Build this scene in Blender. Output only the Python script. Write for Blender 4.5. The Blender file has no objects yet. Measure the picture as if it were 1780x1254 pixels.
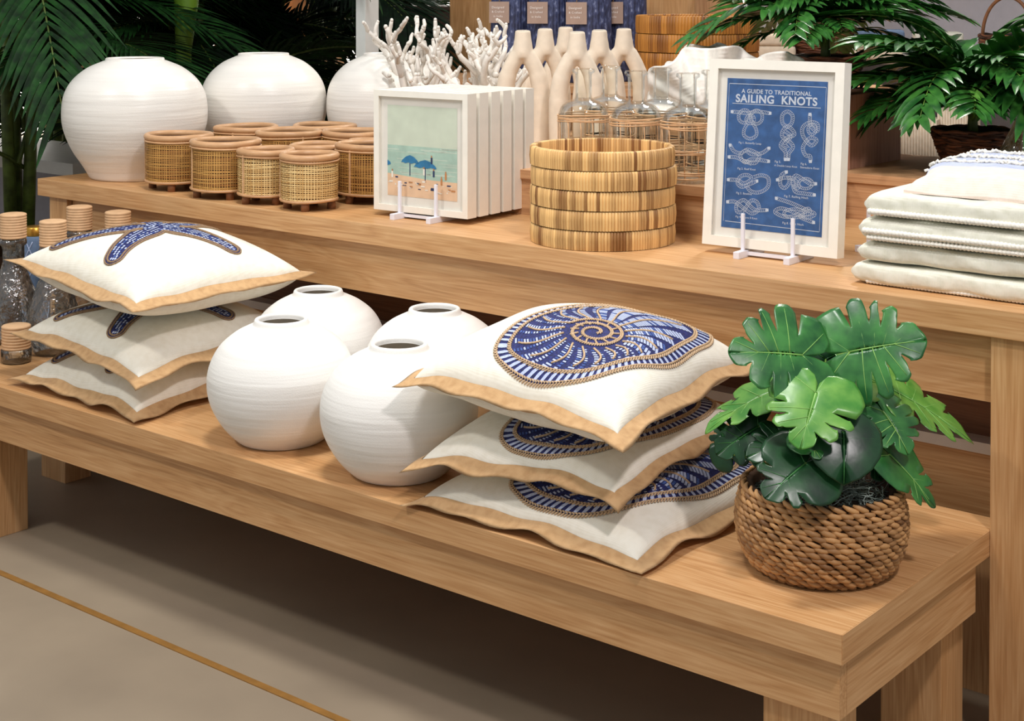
import bpy, math, random
from mathutils import Vector, Matrix
sc = bpy.context.scene
COL = sc.collection
PI = math.pi

# ------------------------------------------------------------------ camera
YAW = math.radians(39.2); PITCH = math.radians(1.0); EYE = 1.30; FPX = 2640.0
cam_d = bpy.data.cameras.new('camera'); cam = bpy.data.objects.new('camera', cam_d); COL.objects.link(cam)
cam.location = (0, 0, EYE)
cam.rotation_euler = (PI/2 - PITCH, 0, YAW)
cam_d.sensor_width = 36; cam_d.lens = 36*FPX/1780
cam_d.shift_y = -0.33760
cam_d.clip_start = .05
sc.camera = cam

# ------------------------------------------------------------------ view, world and lights
sc.view_settings.view_transform = 'Standard'; sc.view_settings.look = 'None'
sc.view_settings.exposure = 0.06; sc.view_settings.gamma = 1.0
sc.view_settings.use_curve_mapping = False
w = bpy.data.worlds.new('world'); sc.world = w; w.use_nodes = True
w.node_tree.nodes['Background'].inputs[0].default_value = (.92, .96, 1.0, 1)
w.node_tree.nodes['Background'].inputs[1].default_value = .44
def area(name, loc, target, size, power, col=(1, .95, .88), spread=160):
    d = bpy.data.lights.new(name, 'AREA'); d.energy = power; d.size = size; d.color = col; d.shape = 'DISK'
    d.spread = math.radians(spread)
    o = bpy.data.objects.new(name, d); COL.objects.link(o); o.location = loc
    o.rotation_euler = (Vector(target)-Vector(loc)).to_track_quat('-Z', 'Y').to_euler()
    o['label'] = 'overhead light'; o['kind'] = 'structure'
    return o
area('ceiling_lamp_left', (-3.3, -.2, 3.5), (-2.6, 2.3, .5), .35, 30, (1, .96, .90))
area('ceiling_lamp_right', (.6, .9, 3.5), (-1.5, 2.5, .5), .30, 42, (1, .92, .93))
area('ceiling_lamp_over', (-1.9, 1.75, 3.5), (-1.9, 2.2, .4), .5, 40, (1, .98, .95))
area('ceiling_lamp_back', (-2.4, 5.2, 3.6), (-2.2, 2.6, .4), .5, 45, (1, .95, .88))
area('wall_fill_left', (-9.4, 7.4, 3.4), (-9.6, 9, 1.2), .8, 420, (1, .98, .96))  # added fill light, raises the left of the back wall between the palms
area('wall_fill_far', (-6.6, 7.8, 3.4), (-6.6, 9, 1.4), .8, 420, (1, .98, .96))  # fill light added to brighten the far wall seen through the fronds

# ------------------------------------------------------------------ node helpers
def S(r, g, b):
    f = lambda c: (c/255/12.92) if c/255 <= .04045 else ((c/255+.055)/1.055)**2.4
    return (f(r), f(g), f(b), 1)
class NT:
    def __init__(s, name):
        s.m = bpy.data.materials.new(name); s.m.use_nodes = True; s.t = s.m.node_tree
        s.b = s.t.nodes['Principled BSDF']; s.o = s.t.nodes['Material Output']
    def n(s, typ, **kw):
        nd = s.t.nodes.new(typ)
        for k, v in kw.items():
            if k in nd.inputs: nd.inputs[k].default_value = v
            else: setattr(nd, k, v)
        return nd
    def l(s, a, b): s.t.links.new(a, b)
    def coords(s, scale=(1, 1, 1), kind='Object'):
        tc = s.n('ShaderNodeTexCoord'); mp = s.n('ShaderNodeMapping'); mp.inputs['Scale'].default_value = scale
        s.l(tc.outputs[kind], mp.inputs['Vector']); return mp.outputs['Vector']
    def ramp(s, fac, stops):
        r = s.n('ShaderNodeValToRGB'); e = r.color_ramp.elements
        while len(e) < len(stops): e.new(.5)
        for i, (p, c) in enumerate(stops): e[i].position = p; e[i].color = c
        s.l(fac, r.inputs[0]); return r.outputs[0]
    def bump(s, h, strength=.3, dist=.002):
        b = s.n('ShaderNodeBump'); b.inputs['Strength'].default_value = strength; b.inputs['Distance'].default_value = dist
        s.l(h, b.inputs['Height']); s.l(b.outputs[0], s.b.inputs['Normal'])
def plain(name, c, rough=.6, noise=0.06, scale=30, bump=0, metal=0, spec=.5, sss=0):
    t = NT(name); v = t.coords((scale,)*3)
    nz = t.n('ShaderNodeTexNoise'); nz.inputs['Scale'].default_value = 1; nz.inputs['Detail'].default_value = 4
    t.l(v, nz.inputs['Vector'])
    lo = tuple(max(0, x*(1-noise*2)) for x in c[:3])+(1,); hi = tuple(min(1, x*(1+noise)) for x in c[:3])+(1,)
    t.l(t.ramp(nz.outputs[0], [(.3, lo), (.7, hi)]), t.b.inputs['Base Color'])
    t.b.inputs['Roughness'].default_value = rough; t.b.inputs['Metallic'].default_value = metal
    t.b.inputs['Specular IOR Level'].default_value = spec
    if bump: t.bump(nz.outputs[0], bump, .002)
    return t.m
def wood(name, axis, lo, mid, hi, rough=.42, s=1.0):
    t = NT(name)
    a = {'x': (1.3, 17, 17), 'y': (17, 1.3, 17), 'z': (17, 17, 1.3)}[axis]
    f = {'x': (8, 260, 260), 'y': (260, 8, 260), 'z': (260, 260, 8)}[axis]
    v = t.coords(tuple(q*s for q in a)); v2 = t.coords(f)
    n1 = t.n('ShaderNodeTexNoise'); n1.inputs['Scale'].default_value = 1; n1.inputs['Detail'].default_value = 3; n1.inputs['Distortion'].default_value = .8
    t.l(v, n1.inputs['Vector'])
    mul = t.n('ShaderNodeMath', operation='MULTIPLY'); mul.inputs[1].default_value = 9; t.l(n1.outputs[0], mul.inputs[0])
    fr = t.n('ShaderNodeMath', operation='PINGPONG'); fr.inputs[1].default_value = .5; t.l(mul.outputs[0], fr.inputs[0])
    n2 = t.n('ShaderNodeTexNoise'); n2.inputs['Scale'].default_value = 1; n2.inputs['Detail'].default_value = 3
    t.l(v2, n2.inputs['Vector'])
    n3 = t.n('ShaderNodeTexNoise'); n3.inputs['Scale'].default_value = .45; n3.inputs['Detail'].default_value = 2; t.l(v, n3.inputs['Vector'])
    m1 = t.n('ShaderNodeMath', operation='MULTIPLY'); m1.inputs[1].default_value = .26; t.l(fr.outputs[0], m1.inputs[0])
    m2 = t.n('ShaderNodeMath', operation='MULTIPLY_ADD'); m2.inputs[1].default_value = .55; t.l(n2.outputs[0], m2.inputs[0]); t.l(m1.outputs[0], m2.inputs[2])
    m3 = t.n('ShaderNodeMath', operation='MULTIPLY_ADD'); m3.inputs[1].default_value = .35; t.l(n3.outputs[0], m3.inputs[0]); t.l(m2.outputs[0], m3.inputs[2])
    t.l(t.ramp(m3.outputs[0], [(.22, lo), (.46, mid), (.74, hi)]), t.b.inputs['Base Color'])
    t.b.inputs['Roughness'].default_value = rough
    t.bump(n2.outputs[0], .12, .001)
    return t.m
def cloth(name, c, c2, scale=900, bump=.35, rough=.9):
    t = NT(name); v = t.coords()
    w1 = t.n('ShaderNodeTexWave', bands_direction='X'); w1.inputs['Scale'].default_value = scale/6.28
    w2 = t.n('ShaderNodeTexWave', bands_direction='Y'); w2.inputs['Scale'].default_value = scale/6.28
    t.l(v, w1.inputs['Vector']); t.l(v, w2.inputs['Vector'])
    nz = t.n('ShaderNodeTexNoise'); nz.inputs['Scale'].default_value = 60; nz.inputs['Detail'].default_value = 5; t.l(v, nz.inputs['Vector'])
    ad = t.n('ShaderNodeMath', operation='ADD'); t.l(w1.outputs['Fac'], ad.inputs[0]); t.l(w2.outputs['Fac'], ad.inputs[1])
    a2 = t.n('ShaderNodeMath', operation='MULTIPLY_ADD'); a2.inputs[1].default_value = .18; t.l(ad.outputs[0], a2.inputs[0]); t.l(nz.outputs[0], a2.inputs[2])
    t.l(t.ramp(a2.outputs[0], [(.35, c2), (.8, c)]), t.b.inputs['Base Color'])
    t.b.inputs['Roughness'].default_value = rough; t.b.inputs['Specular IOR Level'].default_value = .15
    t.b.inputs['Sheen Weight'].default_value = .1
    t.bump(a2.outputs[0], bump, .0012)
    return t.m
def tinted(name, lo, hi, rough=.6, attr='tint', bump=0, stretch=(40, 40, 6)):
    """colour runs from lo to hi by the strand's own tone, with a little grain"""
    t = NT(name); at_ = t.n('ShaderNodeAttribute'); at_.attribute_name = attr
    nz = t.n('ShaderNodeTexNoise'); nz.inputs['Scale'].default_value = 1; nz.inputs['Detail'].default_value = 3
    t.l(t.coords(stretch), nz.inputs['Vector'])
    m = t.n('ShaderNodeMath', operation='MULTIPLY_ADD'); m.inputs[1].default_value = .5; t.l(nz.outputs[0], m.inputs[0])
    sub = t.n('ShaderNodeMath', operation='SUBTRACT'); sub.inputs[1].default_value = .25; t.l(at_.outputs['Fac'], sub.inputs[0]); t.l(sub.outputs[0], m.inputs[2])
    t.l(t.ramp(m.outputs[0], [(0.05, lo), (.95, hi)]), t.b.inputs['Base Color'])
    t.b.inputs['Roughness'].default_value = rough
    if bump: t.bump(nz.outputs[0], bump, .001)
    return t.m
def glass(name, tint=(.985, .995, .99, 1), refl=.55, rough=.02, bump=0, blend=.22):
    t = NT(name); t.t.nodes.remove(t.b)
    tr = t.n('ShaderNodeBsdfTransparent'); tr.inputs[0].default_value = tint
    gl = t.n('ShaderNodeBsdfGlossy'); gl.inputs['Roughness'].default_value = rough; gl.inputs[0].default_value = (1, 1, 1, 1)
    lw = t.n('ShaderNodeLayerWeight'); lw.inputs[0].default_value = blend
    mu = t.n('ShaderNodeMath', operation='MULTIPLY'); mu.inputs[1].default_value = refl; t.l(lw.outputs['Fresnel'], mu.inputs[0])
    mx = t.n('ShaderNodeMixShader'); t.l(mu.outputs[0], mx.inputs[0]); t.l(tr.outputs[0], mx.inputs[1]); t.l(gl.outputs[0], mx.inputs[2])
    t.l(mx.outputs[0], t.o.inputs[0])
    if bump:
        nz = t.n('ShaderNodeTexNoise'); nz.inputs['Scale'].default_value = bump; nz.inputs['Detail'].default_value = 3
        b = t.n('ShaderNodeBump'); b.inputs['Strength'].default_value = .7; b.inputs['Distance'].default_value = .01
        t.l(t.coords(), nz.inputs['Vector']); t.l(nz.outputs[0], b.inputs['Height'])
        t.l(b.outputs[0], gl.inputs['Normal']); t.l(b.outputs[0], lw.inputs['Normal'])
    return t.m

OAK = (S(160, 112, 66), S(196, 147, 96), S(220, 177, 127))
M = {}
M['oak_x'] = wood('oak_x', 'x', *OAK); M['oak_y'] = wood('oak_y', 'y', *OAK); M['oak_z'] = wood('oak_z', 'z', *OAK)
RAW = (S(150, 105, 70), S(186, 140, 98), S(214, 170, 124))
M['raw_x'] = wood('raw_x', 'x', *RAW, rough=.6); M['raw_z'] = wood('raw_z', 'z', *RAW, rough=.6)
M['grey_wood'] = wood('grey_wood', 'x', S(66, 54, 48), S(96, 82, 74), S(118, 102, 92), rough=.7)
M['dark_x'] = wood('dark_x', 'x', S(92, 58, 36), S(120, 78, 50), S(140, 96, 66))
M['white'] = plain('white_paint', S(238, 236, 230), .45, .02)
M['wall'] = plain('wall_paint', S(236, 234, 230), .8, .02)
M['greyp'] = plain('grey_paint', S(168, 165, 172), .7, .03)
M['frame_white'] = plain('frame_white', S(240, 236, 224), .35, .02)
M['mat_board'] = plain('mat_board', S(236, 232, 222), .8, .02)
M['ease'] = plain('white_plastic', S(232, 232, 240), .35, .01)
M['linen'] = cloth('cream_linen', S(244, 240, 226), S(232, 226, 208))
M['linen'].node_tree.nodes['Principled BSDF'].inputs['Roughness'].default_value = .85
M['jute'] = cloth('jute_band', S(208, 170, 124), S(178, 138, 94), 1400, .6)
M['cord'] = plain('jute_cord', S(206, 176, 140), .9, .15, 300, .4)
M['navy'] = plain('navy_thread', S(34, 42, 104), .8, .35, 260, .4)
M['midblue'] = plain('mid_blue_thread', S(70, 98, 168), .8, .3, 260, .4)
M['paleblue'] = plain('pale_blue_thread', S(186, 198, 228), .8, .1, 260, .4)
M['towel'] = cloth('cream_cotton', S(230, 229, 214), S(212, 211, 192), 700, .8)
M['towel_blue'] = cloth('blue_stripe_cotton', S(190, 198, 220), S(160, 170, 200), 700, .8)
M['towel_pink'] = cloth('blush_cotton', S(238, 222, 210), S(226, 208, 192), 700, .8)
M['yarn'] = plain('white_yarn', S(244, 240, 228), .9, .06, 200, .5)
def ceramic(name, c, rough=.55, ridges=True):
    t = NT(name); v = t.coords((3, 3, 60)); n1 = t.n('ShaderNodeTexNoise'); n1.inputs['Scale'].default_value = 1; n1.inputs['Detail'].default_value = 2
    t.l(v, n1.inputs['Vector'])
    n2 = t.n('ShaderNodeTexNoise'); n2.inputs['Scale'].default_value = 420; t.l(t.coords(), n2.inputs['Vector'])
    a = t.n('ShaderNodeMath', operation='MULTIPLY_ADD'); a.inputs[1].default_value = .16; t.l(n2.outputs[0], a.inputs[0]); t.l(n1.outputs[0], a.inputs[2])
    lo = tuple(x*.95 for x in c[:3])+(1,)
    t.l(t.ramp(n1.outputs[0], [(.35, lo), (.6, c)]), t.b.inputs['Base Color'])
    t.b.inputs['Roughness'].default_value = rough
    t.bump(a.outputs[0], .55, .004)
    return t.m
M['ceramic'] = ceramic('matt_white_ceramic', S(242, 240, 234))
M['ceramic_gloss'] = ceramic('white_glazed_ceramic', S(240, 236, 228), .3)
M['stoneware'] = plain('cream_stoneware', S(232, 216, 194), .7, .04, 40, .1)
M['coral'] = plain('white_coral_resin', S(236, 230, 220), .55, .05, 60, .2)
M['dark_in'] = plain('vase_inside', S(236, 228, 216), .8, .03)
M['cane'] = tinted('cane', S(152, 100, 44), S(214, 164, 88), .55)
M['cane_light'] = tinted('cane_light', S(196, 150, 84), S(236, 204, 142), .55)
M['liner'] = plain('planter_liner', S(84, 52, 26), .8, .1)
M['liner_light'] = plain('planter_liner_light', S(140, 98, 52), .8, .1)
M['rim'] = tinted('rattan_rim', S(140, 92, 56), S(222, 176, 128), .4, stretch=(30, 30, 30))
M['foot'] = plain('rattan_foot', S(140, 92, 56), .6, .2, 40)
M['sticks'] = tinted('rattan_sticks', S(128, 82, 36), S(232, 188, 122), .5, stretch=(90, 90, 12))
M['sticks_dark'] = tinted('rattan_sticks_dark', S(120, 70, 18), S(186, 124, 46), .5, stretch=(90, 90, 12))
M['seagrass'] = tinted('seagrass', S(104, 66, 34), S(214, 162, 104), .6, stretch=(60, 60, 60), bump=.4)
M['seagrass_dark'] = plain('basket_inside', S(70, 44, 24), .9, .2, 50, .5)
M['vine'] = tinted('brown_vine', S(54, 28, 16), S(128, 78, 48), .6, stretch=(60, 60, 60), bump=.4)
M['moss'] = tinted('grey_moss', S(74, 84, 76), S(176, 188, 176), .8, stretch=(60, 60, 60))
M['soil'] = plain('pot_filling', S(44, 42, 34), .95, .3, 60, .5)
M['brass'] = plain('gold_lid', S(214, 160, 70), .3, .05, metal=.9)
M['sleeve'] = plain('ribbed_tan_sleeve', S(222, 180, 136), .6, .06, 60)
M['glass'] = glass('clear_glass'); M['glass_crackle'] = glass('crackle_glass', (.93, .96, .95, 1), 1.0, .12, 60, .55)
M['glass_green'] = glass('olive_glass', (.80, .80, .70, 1), .9, .06, 30, .45)
M['pane'] = glass('picture_glass', (.99, .99, .99, 1), .25, .02)
M['wrap'] = plain('cane_wrap', S(222, 178, 132), .5, .12, 60)
M['tagp'] = plain('tag_card', S(176, 150, 134), .7, .05)
M['tagt'] = plain('tag_print', S(240, 230, 222), .7, .02)
M['string'] = plain('tag_string', S(190, 150, 90), .8, .02)
M['print_blue'] = plain('blue_print', S(58, 98, 152), .7, .16, 50)
M['print_white'] = plain('print_white', S(206, 214, 226), .7, .02)
M['p_sky'] = plain('painted_sky', S(214, 224, 204), .6, .04, 30)
M['p_sea'] = plain('painted_sea', S(178, 208, 192), .6, .08, 40)
M['p_foam'] = plain('painted_foam', S(206, 222, 206), .6, .05, 40)
M['p_sand'] = plain('painted_sand', S(238, 202, 166), .6, .05, 40)
M['p_umb'] = plain('painted_umbrella', S(48, 128, 176), .6, .15, 60)
M['p_dark'] = plain('painted_navy', S(40, 58, 100), .6, .1)
M['p_skin'] = plain('painted_ochre', S(204, 140, 84), .6, .1)
M['p_white'] = plain('painted_white', S(246, 242, 230), .6, .02)
M['beige'] = plain('beige_fabric', S(222, 206, 182), .9, .05, 60, .2)
M['slate'] = plain('slate_fabric', S(98, 118, 146), .9, .1, 60, .2)
def ribbed_blue():
    t = NT('ribbed_blue_glaze'); nz = t.n('ShaderNodeTexNoise'); nz.inputs['Scale'].default_value = 1; nz.inputs['Detail'].default_value = 5
    t.l(t.coords((90, 90, 50)), nz.inputs['Vector'])
    t.l(t.ramp(nz.outputs[0], [(.38, S(42, 46, 74)), (.6, S(72, 82, 122)), (.74, S(150, 158, 190))]), t.b.inputs['Base Color'])
    t.b.inputs['Roughness'].default_value = .55; t.bump(nz.outputs[0], .4, .002); return t.m
M['blue_rib'] = ribbed_blue()
def leafmat(name, lo, hi, rough=.32, scale=26):
    t = NT(name); nz = t.n('ShaderNodeTexNoise'); nz.inputs['Scale'].default_value = scale; nz.inputs['Detail'].default_value = 3
    t.l(t.coords(), nz.inputs['Vector']); t.l(t.ramp(nz.outputs[0], [(.35, lo), (.7, hi)]), t.b.inputs['Base Color'])
    t.b.inputs['Roughness'].default_value = rough; t.bump(nz.outputs[0], .15, .004); return t.m
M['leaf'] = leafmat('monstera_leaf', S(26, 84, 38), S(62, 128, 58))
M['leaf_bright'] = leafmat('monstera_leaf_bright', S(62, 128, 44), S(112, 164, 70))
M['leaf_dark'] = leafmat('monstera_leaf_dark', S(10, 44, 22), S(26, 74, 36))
M['vein'] = plain('leaf_vein', S(132, 182, 92), .5, .1)
M['stem'] = plain('green_stem', S(112, 150, 58), .5, .1)
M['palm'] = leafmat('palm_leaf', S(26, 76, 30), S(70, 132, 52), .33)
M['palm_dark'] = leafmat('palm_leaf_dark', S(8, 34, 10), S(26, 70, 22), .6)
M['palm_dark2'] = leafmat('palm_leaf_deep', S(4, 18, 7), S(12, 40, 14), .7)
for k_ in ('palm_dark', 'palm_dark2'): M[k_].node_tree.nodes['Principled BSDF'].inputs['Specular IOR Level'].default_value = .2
M['trunk'] = plain('palm_trunk', S(84, 104, 40), .5, .3, 20, .3)

# ------------------------------------------------------------------ mesh builder
class MB:
    def __init__(s): s.v = []; s.f = []; s.mi = []; s.t = []
    def add(s, vs, fs, m=0, tint=.5):
        o = len(s.v); s.v += [tuple(v) for v in vs]
        for f in fs: s.f.append(tuple(i+o for i in f)); s.mi.append(m); s.t.append(tint)
        return s
    def box(s, x0, x1, y0, y1, z0, z1, m=0, bev=0):
        if bev <= 0:
            s.add([(x, y, z) for z in (z0, z1) for y in (y0, y1) for x in (x0, x1)],
                  [(0, 2, 3, 1), (4, 5, 7, 6), (0, 1, 5, 4), (2, 6, 7, 3), (0, 4, 6, 2), (1, 3, 7, 5)], m)
            return s
        import bmesh
        bm = bmesh.new(); bmesh.ops.create_cube(bm, size=1)
        for v in bm.verts: v.co = Vector(((x0+x1)/2+v.co.x*(x1-x0), (y0+y1)/2+v.co.y*(y1-y0), (z0+z1)/2+v.co.z*(z1-z0)))
        bmesh.ops.bevel(bm, geom=list(bm.edges), offset=bev, segments=2, affect='EDGES', profile=.6)
        bm.verts.ensure_lookup_table()
        s.add([v.co[:] for v in bm.verts], [[v.index for v in f.verts] for f in bm.faces], m); bm.free(); return s
    def tube(s, pts, r, seg=8, m=0, cap=True, tint=.5, closed=False, flat=1.0):
        pts = [Vector(p) for p in pts]; n = len(pts)
        if n < 2: return s
        rr = r if isinstance(r, (list, tuple)) else [r]*n
        vs = []; prev = None
        for i, p in enumerate(pts):
            a = pts[(i-1) % n] if (closed or i) else p; b = pts[(i+1) % n] if (closed or i < n-1) else p
            t = (b-a)
            t = t.normalized() if t.length > 1e-9 else Vector((0, 0, 1))
            if prev is None: prev = t.orthogonal().normalized()
            nn = prev-t*prev.dot(t)
            nn = nn.normalized() if nn.length > 1e-6 else t.orthogonal().normalized()
            bn = t.cross(nn); prev = nn
            for k in range(seg):
                q = 2*PI*k/seg; vs.append(p+nn*(math.cos(q)*rr[i])+bn*(math.sin(q)*rr[i]*flat))
        fs = []
        for i in range(n if closed else n-1):
            j = (i+1) % n
            for k in range(seg):
                k2 = (k+1) % seg; fs.append((i*seg+k, i*seg+k2, j*seg+k2, j*seg+k))
        if cap and not closed: fs += [tuple(range(seg))[::-1], tuple((n-1)*seg+k for k in range(seg))]
        return s.add(vs, fs, m, tint)
    def lathe(s, prof, seg=64, m=0, cx=0, cy=0, cz=0, sx=1, sy=1, fn=None):
        vs = []
        for (r, z) in prof:
            for k in range(seg):
                q = 2*PI*k/seg; rr = r*(fn(q, z) if fn else 1)
                vs.append((cx+rr*math.cos(q)*sx, cy+rr*math.sin(q)*sy, cz+z))
        fs = []
        for i in range(len(prof)-1):
            for k in range(seg):
                k2 = (k+1) % seg; fs.append((i*seg+k, i*seg+k2, (i+1)*seg+k2, (i+1)*seg+k))
        return s.add(vs, fs, m)
    def grid(s, fn, nu, nv, m=0, tint=.5):
        vs = [fn(i/nu, j/nv) for j in range(nv+1) for i in range(nu+1)]
        fs = [(j*(nu+1)+i, j*(nu+1)+i+1, (j+1)*(nu+1)+i+1, (j+1)*(nu+1)+i) for j in range(nv) for i in range(nu)]
        return s.add(vs, fs, m, tint)
    def mesh(s, name, mats, smooth=True, tint=False):
        me = bpy.data.meshes.new(name); me.from_pydata(s.v, [], s.f)
        for m in (mats if isinstance(mats, (list, tuple)) else [mats]): me.materials.append(m)
        me.polygons.foreach_set('material_index', s.mi)
        if smooth: me.polygons.foreach_set('use_smooth', [True]*len(s.f))
        if tint:
            at_ = me.attributes.new('tint', 'FLOAT', 'FACE'); at_.data.foreach_set('value', s.t)
        me.update(); return me
    def build(s, name, mats, parent=None, smooth=True, tint=False, loc=None, label=None):
        o = bpy.data.objects.new(name, s.mesh(name, mats, smooth, tint)); COL.objects.link(o)
        if parent: o.parent = parent
        if loc: o.location = loc
        if label: o['label'] = label
        if smooth == 'auto':
            o.data.polygons.foreach_set('use_smooth', [True]*len(s.f)); o.data.set_sharp_from_angle(angle=math.radians(35))
        return o
def tag(o, label=None, cat=None, group=None, kind=None):
    if label: o['label'] = label
    if cat: o['category'] = cat
    if group: o['group'] = group
    if kind: o['kind'] = kind
    return o
def thing(name, loc, label, cat, rz=0, group=None):
    o = bpy.data.objects.new(name, None); COL.objects.link(o); o.location = loc; o.rotation_euler = (0, 0, rz); o.empty_display_size = .02
    return tag(o, label, cat, group)
def kids(o): return [c for c in ALLKIDS.get(o.name, [])]
def copy_tree(o, loc=None, rz=None, label=None, sc_=None, parent=None):
    c = o.copy(); COL.objects.link(c)
    if parent: c.parent = parent
    if loc is not None: c.location = loc
    if rz is not None: c.rotation_euler = (0, 0, rz)
    if sc_: c.scale = (sc_,)*3 if not isinstance(sc_, tuple) else sc_
    if label: c['label'] = label
    for ch in list(o.children): copy_tree(ch, parent=c)
    return c
# a pixel of the 1780x1254 frame and a distance give the place where a thing stands
Fw = Vector((-math.sin(YAW)*math.cos(PITCH), math.cos(YAW)*math.cos(PITCH), -math.sin(PITCH)))
Rt = Vector((math.cos(YAW), math.sin(YAW), 0)); Up = Rt.cross(Fw)
PPY = -20+FPX*math.tan(PITCH)
def at(px, py, D): return Vector((0, 0, EYE))+Fw*D+Rt*((px-890)/FPX*D)-Up*((py-PPY)/FPX*D)

BZ, TZ, RZ = .38, .76, .868      # bench top, table top, riser top

# ------------------------------------------------------------------ the room
def struct(o): o['kind'] = 'structure'; return o
def floor_mat():
    t = NT('polished_concrete'); v = t.coords()
    n1 = t.n('ShaderNodeTexNoise'); n1.inputs['Scale'].default_value = 1.6; n1.inputs['Detail'].default_value = 6; t.l(v, n1.inputs['Vector'])
    t.l(t.ramp(n1.outputs[0], [(.3, S(136, 122, 104)), (.7, S(164, 148, 126))]), t.b.inputs['Base Color'])
    t.b.inputs['Roughness'].default_value = .5; t.bump(n1.outputs[0], .05, .002); return t.m
struct(MB().box(-12, 4, -2, 12, -.1, 0).build('floor', floor_mat(), smooth=False))
struct(MB().box(-12, 4, 1.872, 1.888, 0, .002).build('trim_1', plain('brass_strip', S(150, 108, 52), .5, .1), smooth=False))
struct(MB().box(-12, 4, 9.0, 9.15, 0, 3.9).build('wall_back', M['wall'], smooth=False))
struct(MB().box(-12.15, -12, -2, 9, 0, 3.9).build('wall_left', M['wall'], smooth=False))

# ------------------------------------------------------------------ lower bench
XE = -.992
b = thing('display_bench', (-2.6, 2.25, 0), 'long low oak display bench in front of the tall table, holding pillows and round vases', 'bench')
L = lambda x: x+2.6
Lb = lambda y: y-2.25
MB().box(L(-3.625), L(XE), Lb(1.958), Lb(2.56), BZ-.0447, BZ, bev=.0012).build('bench_top', [M['oak_x']], b, smooth=False)
MB().box(L(XE), L(XE)+.0015, Lb(1.959), Lb(2.559), BZ-.0437, BZ-.0005).build('end_veneer', M['oak_y'], b, smooth=False)
MB().box(L(-3.625), L(XE-.012), Lb(1.976), Lb(1.998), .246, BZ-.0447).build('front_apron', M['oak_x'], b, smooth=False)
MB().box(L(XE-.034), L(XE-.012), Lb(1.999), Lb(2.47), .246, BZ-.0447).build('side_apron', M['oak_y'], b, smooth=False)
MB().box(L(-3.625), L(XE-.04), Lb(2.50), Lb(2.52), .246, BZ-.0447).build('back_apron', M['oak_x'], b, smooth=False)
for x0, x1, y0, y1 in [(-3.30, -3.197, 2.0, 2.078), (-3.52, -3.413, 2.33, 2.41), (XE-.15, XE-.042, 2.0, 2.09), (XE-.15, XE-.042, 2.40, 2.49)]:
    MB().box(L(x0), L(x1), Lb(y0), Lb(y1), 0, BZ-.0447, bev=.001).build('leg', M['oak_z'], b, smooth=False)

# ------------------------------------------------------------------ tall table
YU = 2.486
t_ = thing('display_table', (-2.2, 3.3, 0), 'tall oak display table behind the low bench, covered in vases, planters and framed prints', 'table')
L = lambda x: x+2.2
Lb = lambda y: y-3.3
MB().box(L(-3.768), L(-.35), Lb(YU), Lb(4.4), TZ-.048, TZ, bev=.0012).build('table_top', M['oak_x'], t_, smooth=False)
MB().box(L(-3.64), L(-.99), Lb(YU+.028), Lb(YU+.05), .594, TZ-.048).build('front_apron', M['oak_x'], t_, smooth=False)
for x0, x1, y0, y1 in [(-3.727, -3.644, YU+.012, YU+.10), (-.990, -.86, YU+.01, YU+.14), (-3.727, -3.644, 4.25, 4.34), (-.99, -.86, 4.25, 4.34)]:
    MB().box(L(x0), L(x1), Lb(y0), Lb(y1), 0, TZ-.048, bev=.001).build('leg', M['oak_z'], t_, smooth=False)
for x0 in (-3.70, -.885): MB().box(L(x0), L(x0)+.022, Lb(YU+.14), Lb(4.25), .594, TZ-.048).build('side_apron', M['oak_y'], t_, smooth=False)
MB().box(L(-3.62), L(-.992), Lb(2.70), Lb(2.72), .478, TZ-.048).build('back_panel', M['dark_x'], t_, smooth=False, label='brown board under the table top')
MB().box(L(-3.62), L(-.992), Lb(2.66), Lb(2.69), .30, .458).build('stretcher', M['oak_x'], t_, smooth=False)
MB().box(L(-3.62), L(-.992), Lb(2.655), Lb(2.72), .458, .478).build('bright_gap_strip', M['white'], t_, smooth=False, label='thin white strip standing in for the bright gap between the back boards')  # added white strip, stands in for bright background seen through a gap
MB().box(L(-1.30), L(-.992), Lb(2.70), Lb(2.73), 0, .30).build('side_panel', M['oak_z'], t_, smooth=False)
MB().box(L(-3.6), L(-.9), Lb(3.1), Lb(3.13), 0, .66).build('inner_panel', M['dark_x'], t_, smooth=False, label='brown board deep under the table')
# risers on the table
def riser(name, x0, x1, y0, y1, z0, z1, mats, label):
    o = thing(name, ((x0+x1)/2, (y0+y1)/2, z0), label, 'display riser')
    hx, hy, h = (x1-x0)/2, (y1-y0)/2, z1-z0
    MB().box(-hx, hx, -hy, hy, h-.022, h, bev=.001).build('lid', mats[0], o, smooth=False)
    MB().box(-hx+.006, hx-.006, -hy+.006, hy-.006, 0, h-.022).build('body', mats[1], o, smooth=False)
    return o
riser('display_riser', -2.42, -1.64, 2.816, 3.24, TZ, RZ, (M['raw_x'], M['raw_x']), 'low wooden riser under the cane wrapped glass bottles')
riser('display_riser', -2.04, -.40, 3.25, 3.71, TZ, RZ, (M['raw_x'], M['raw_x']), 'low wooden riser under the right hand palm basket, behind the towels')
riser('display_riser', -3.0, -2.43, 3.09, 3.70, TZ, RZ, (M['raw_x'], M['raw_x']), 'low wooden riser under the white coral pieces, behind the planters')
riser('display_riser', -3.55, -2.05, 3.72, 4.38, TZ, 1.0, (M['raw_x'], M['raw_x']), 'wooden riser under the ribbed blue vases')
o = thing('wooden_block', (-1.80, 3.45, RZ), 'brown wooden block under the smaller palm basket, beside the sailing print', 'display block')
MB().box(-.10, .14, -.14, .14, 0, 1.046-RZ, bev=.001).build('block', wood('block_wood', 'z', S(138, 92, 72), S(168, 120, 96), S(190, 146, 120), .6), o, smooth=False)

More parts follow.
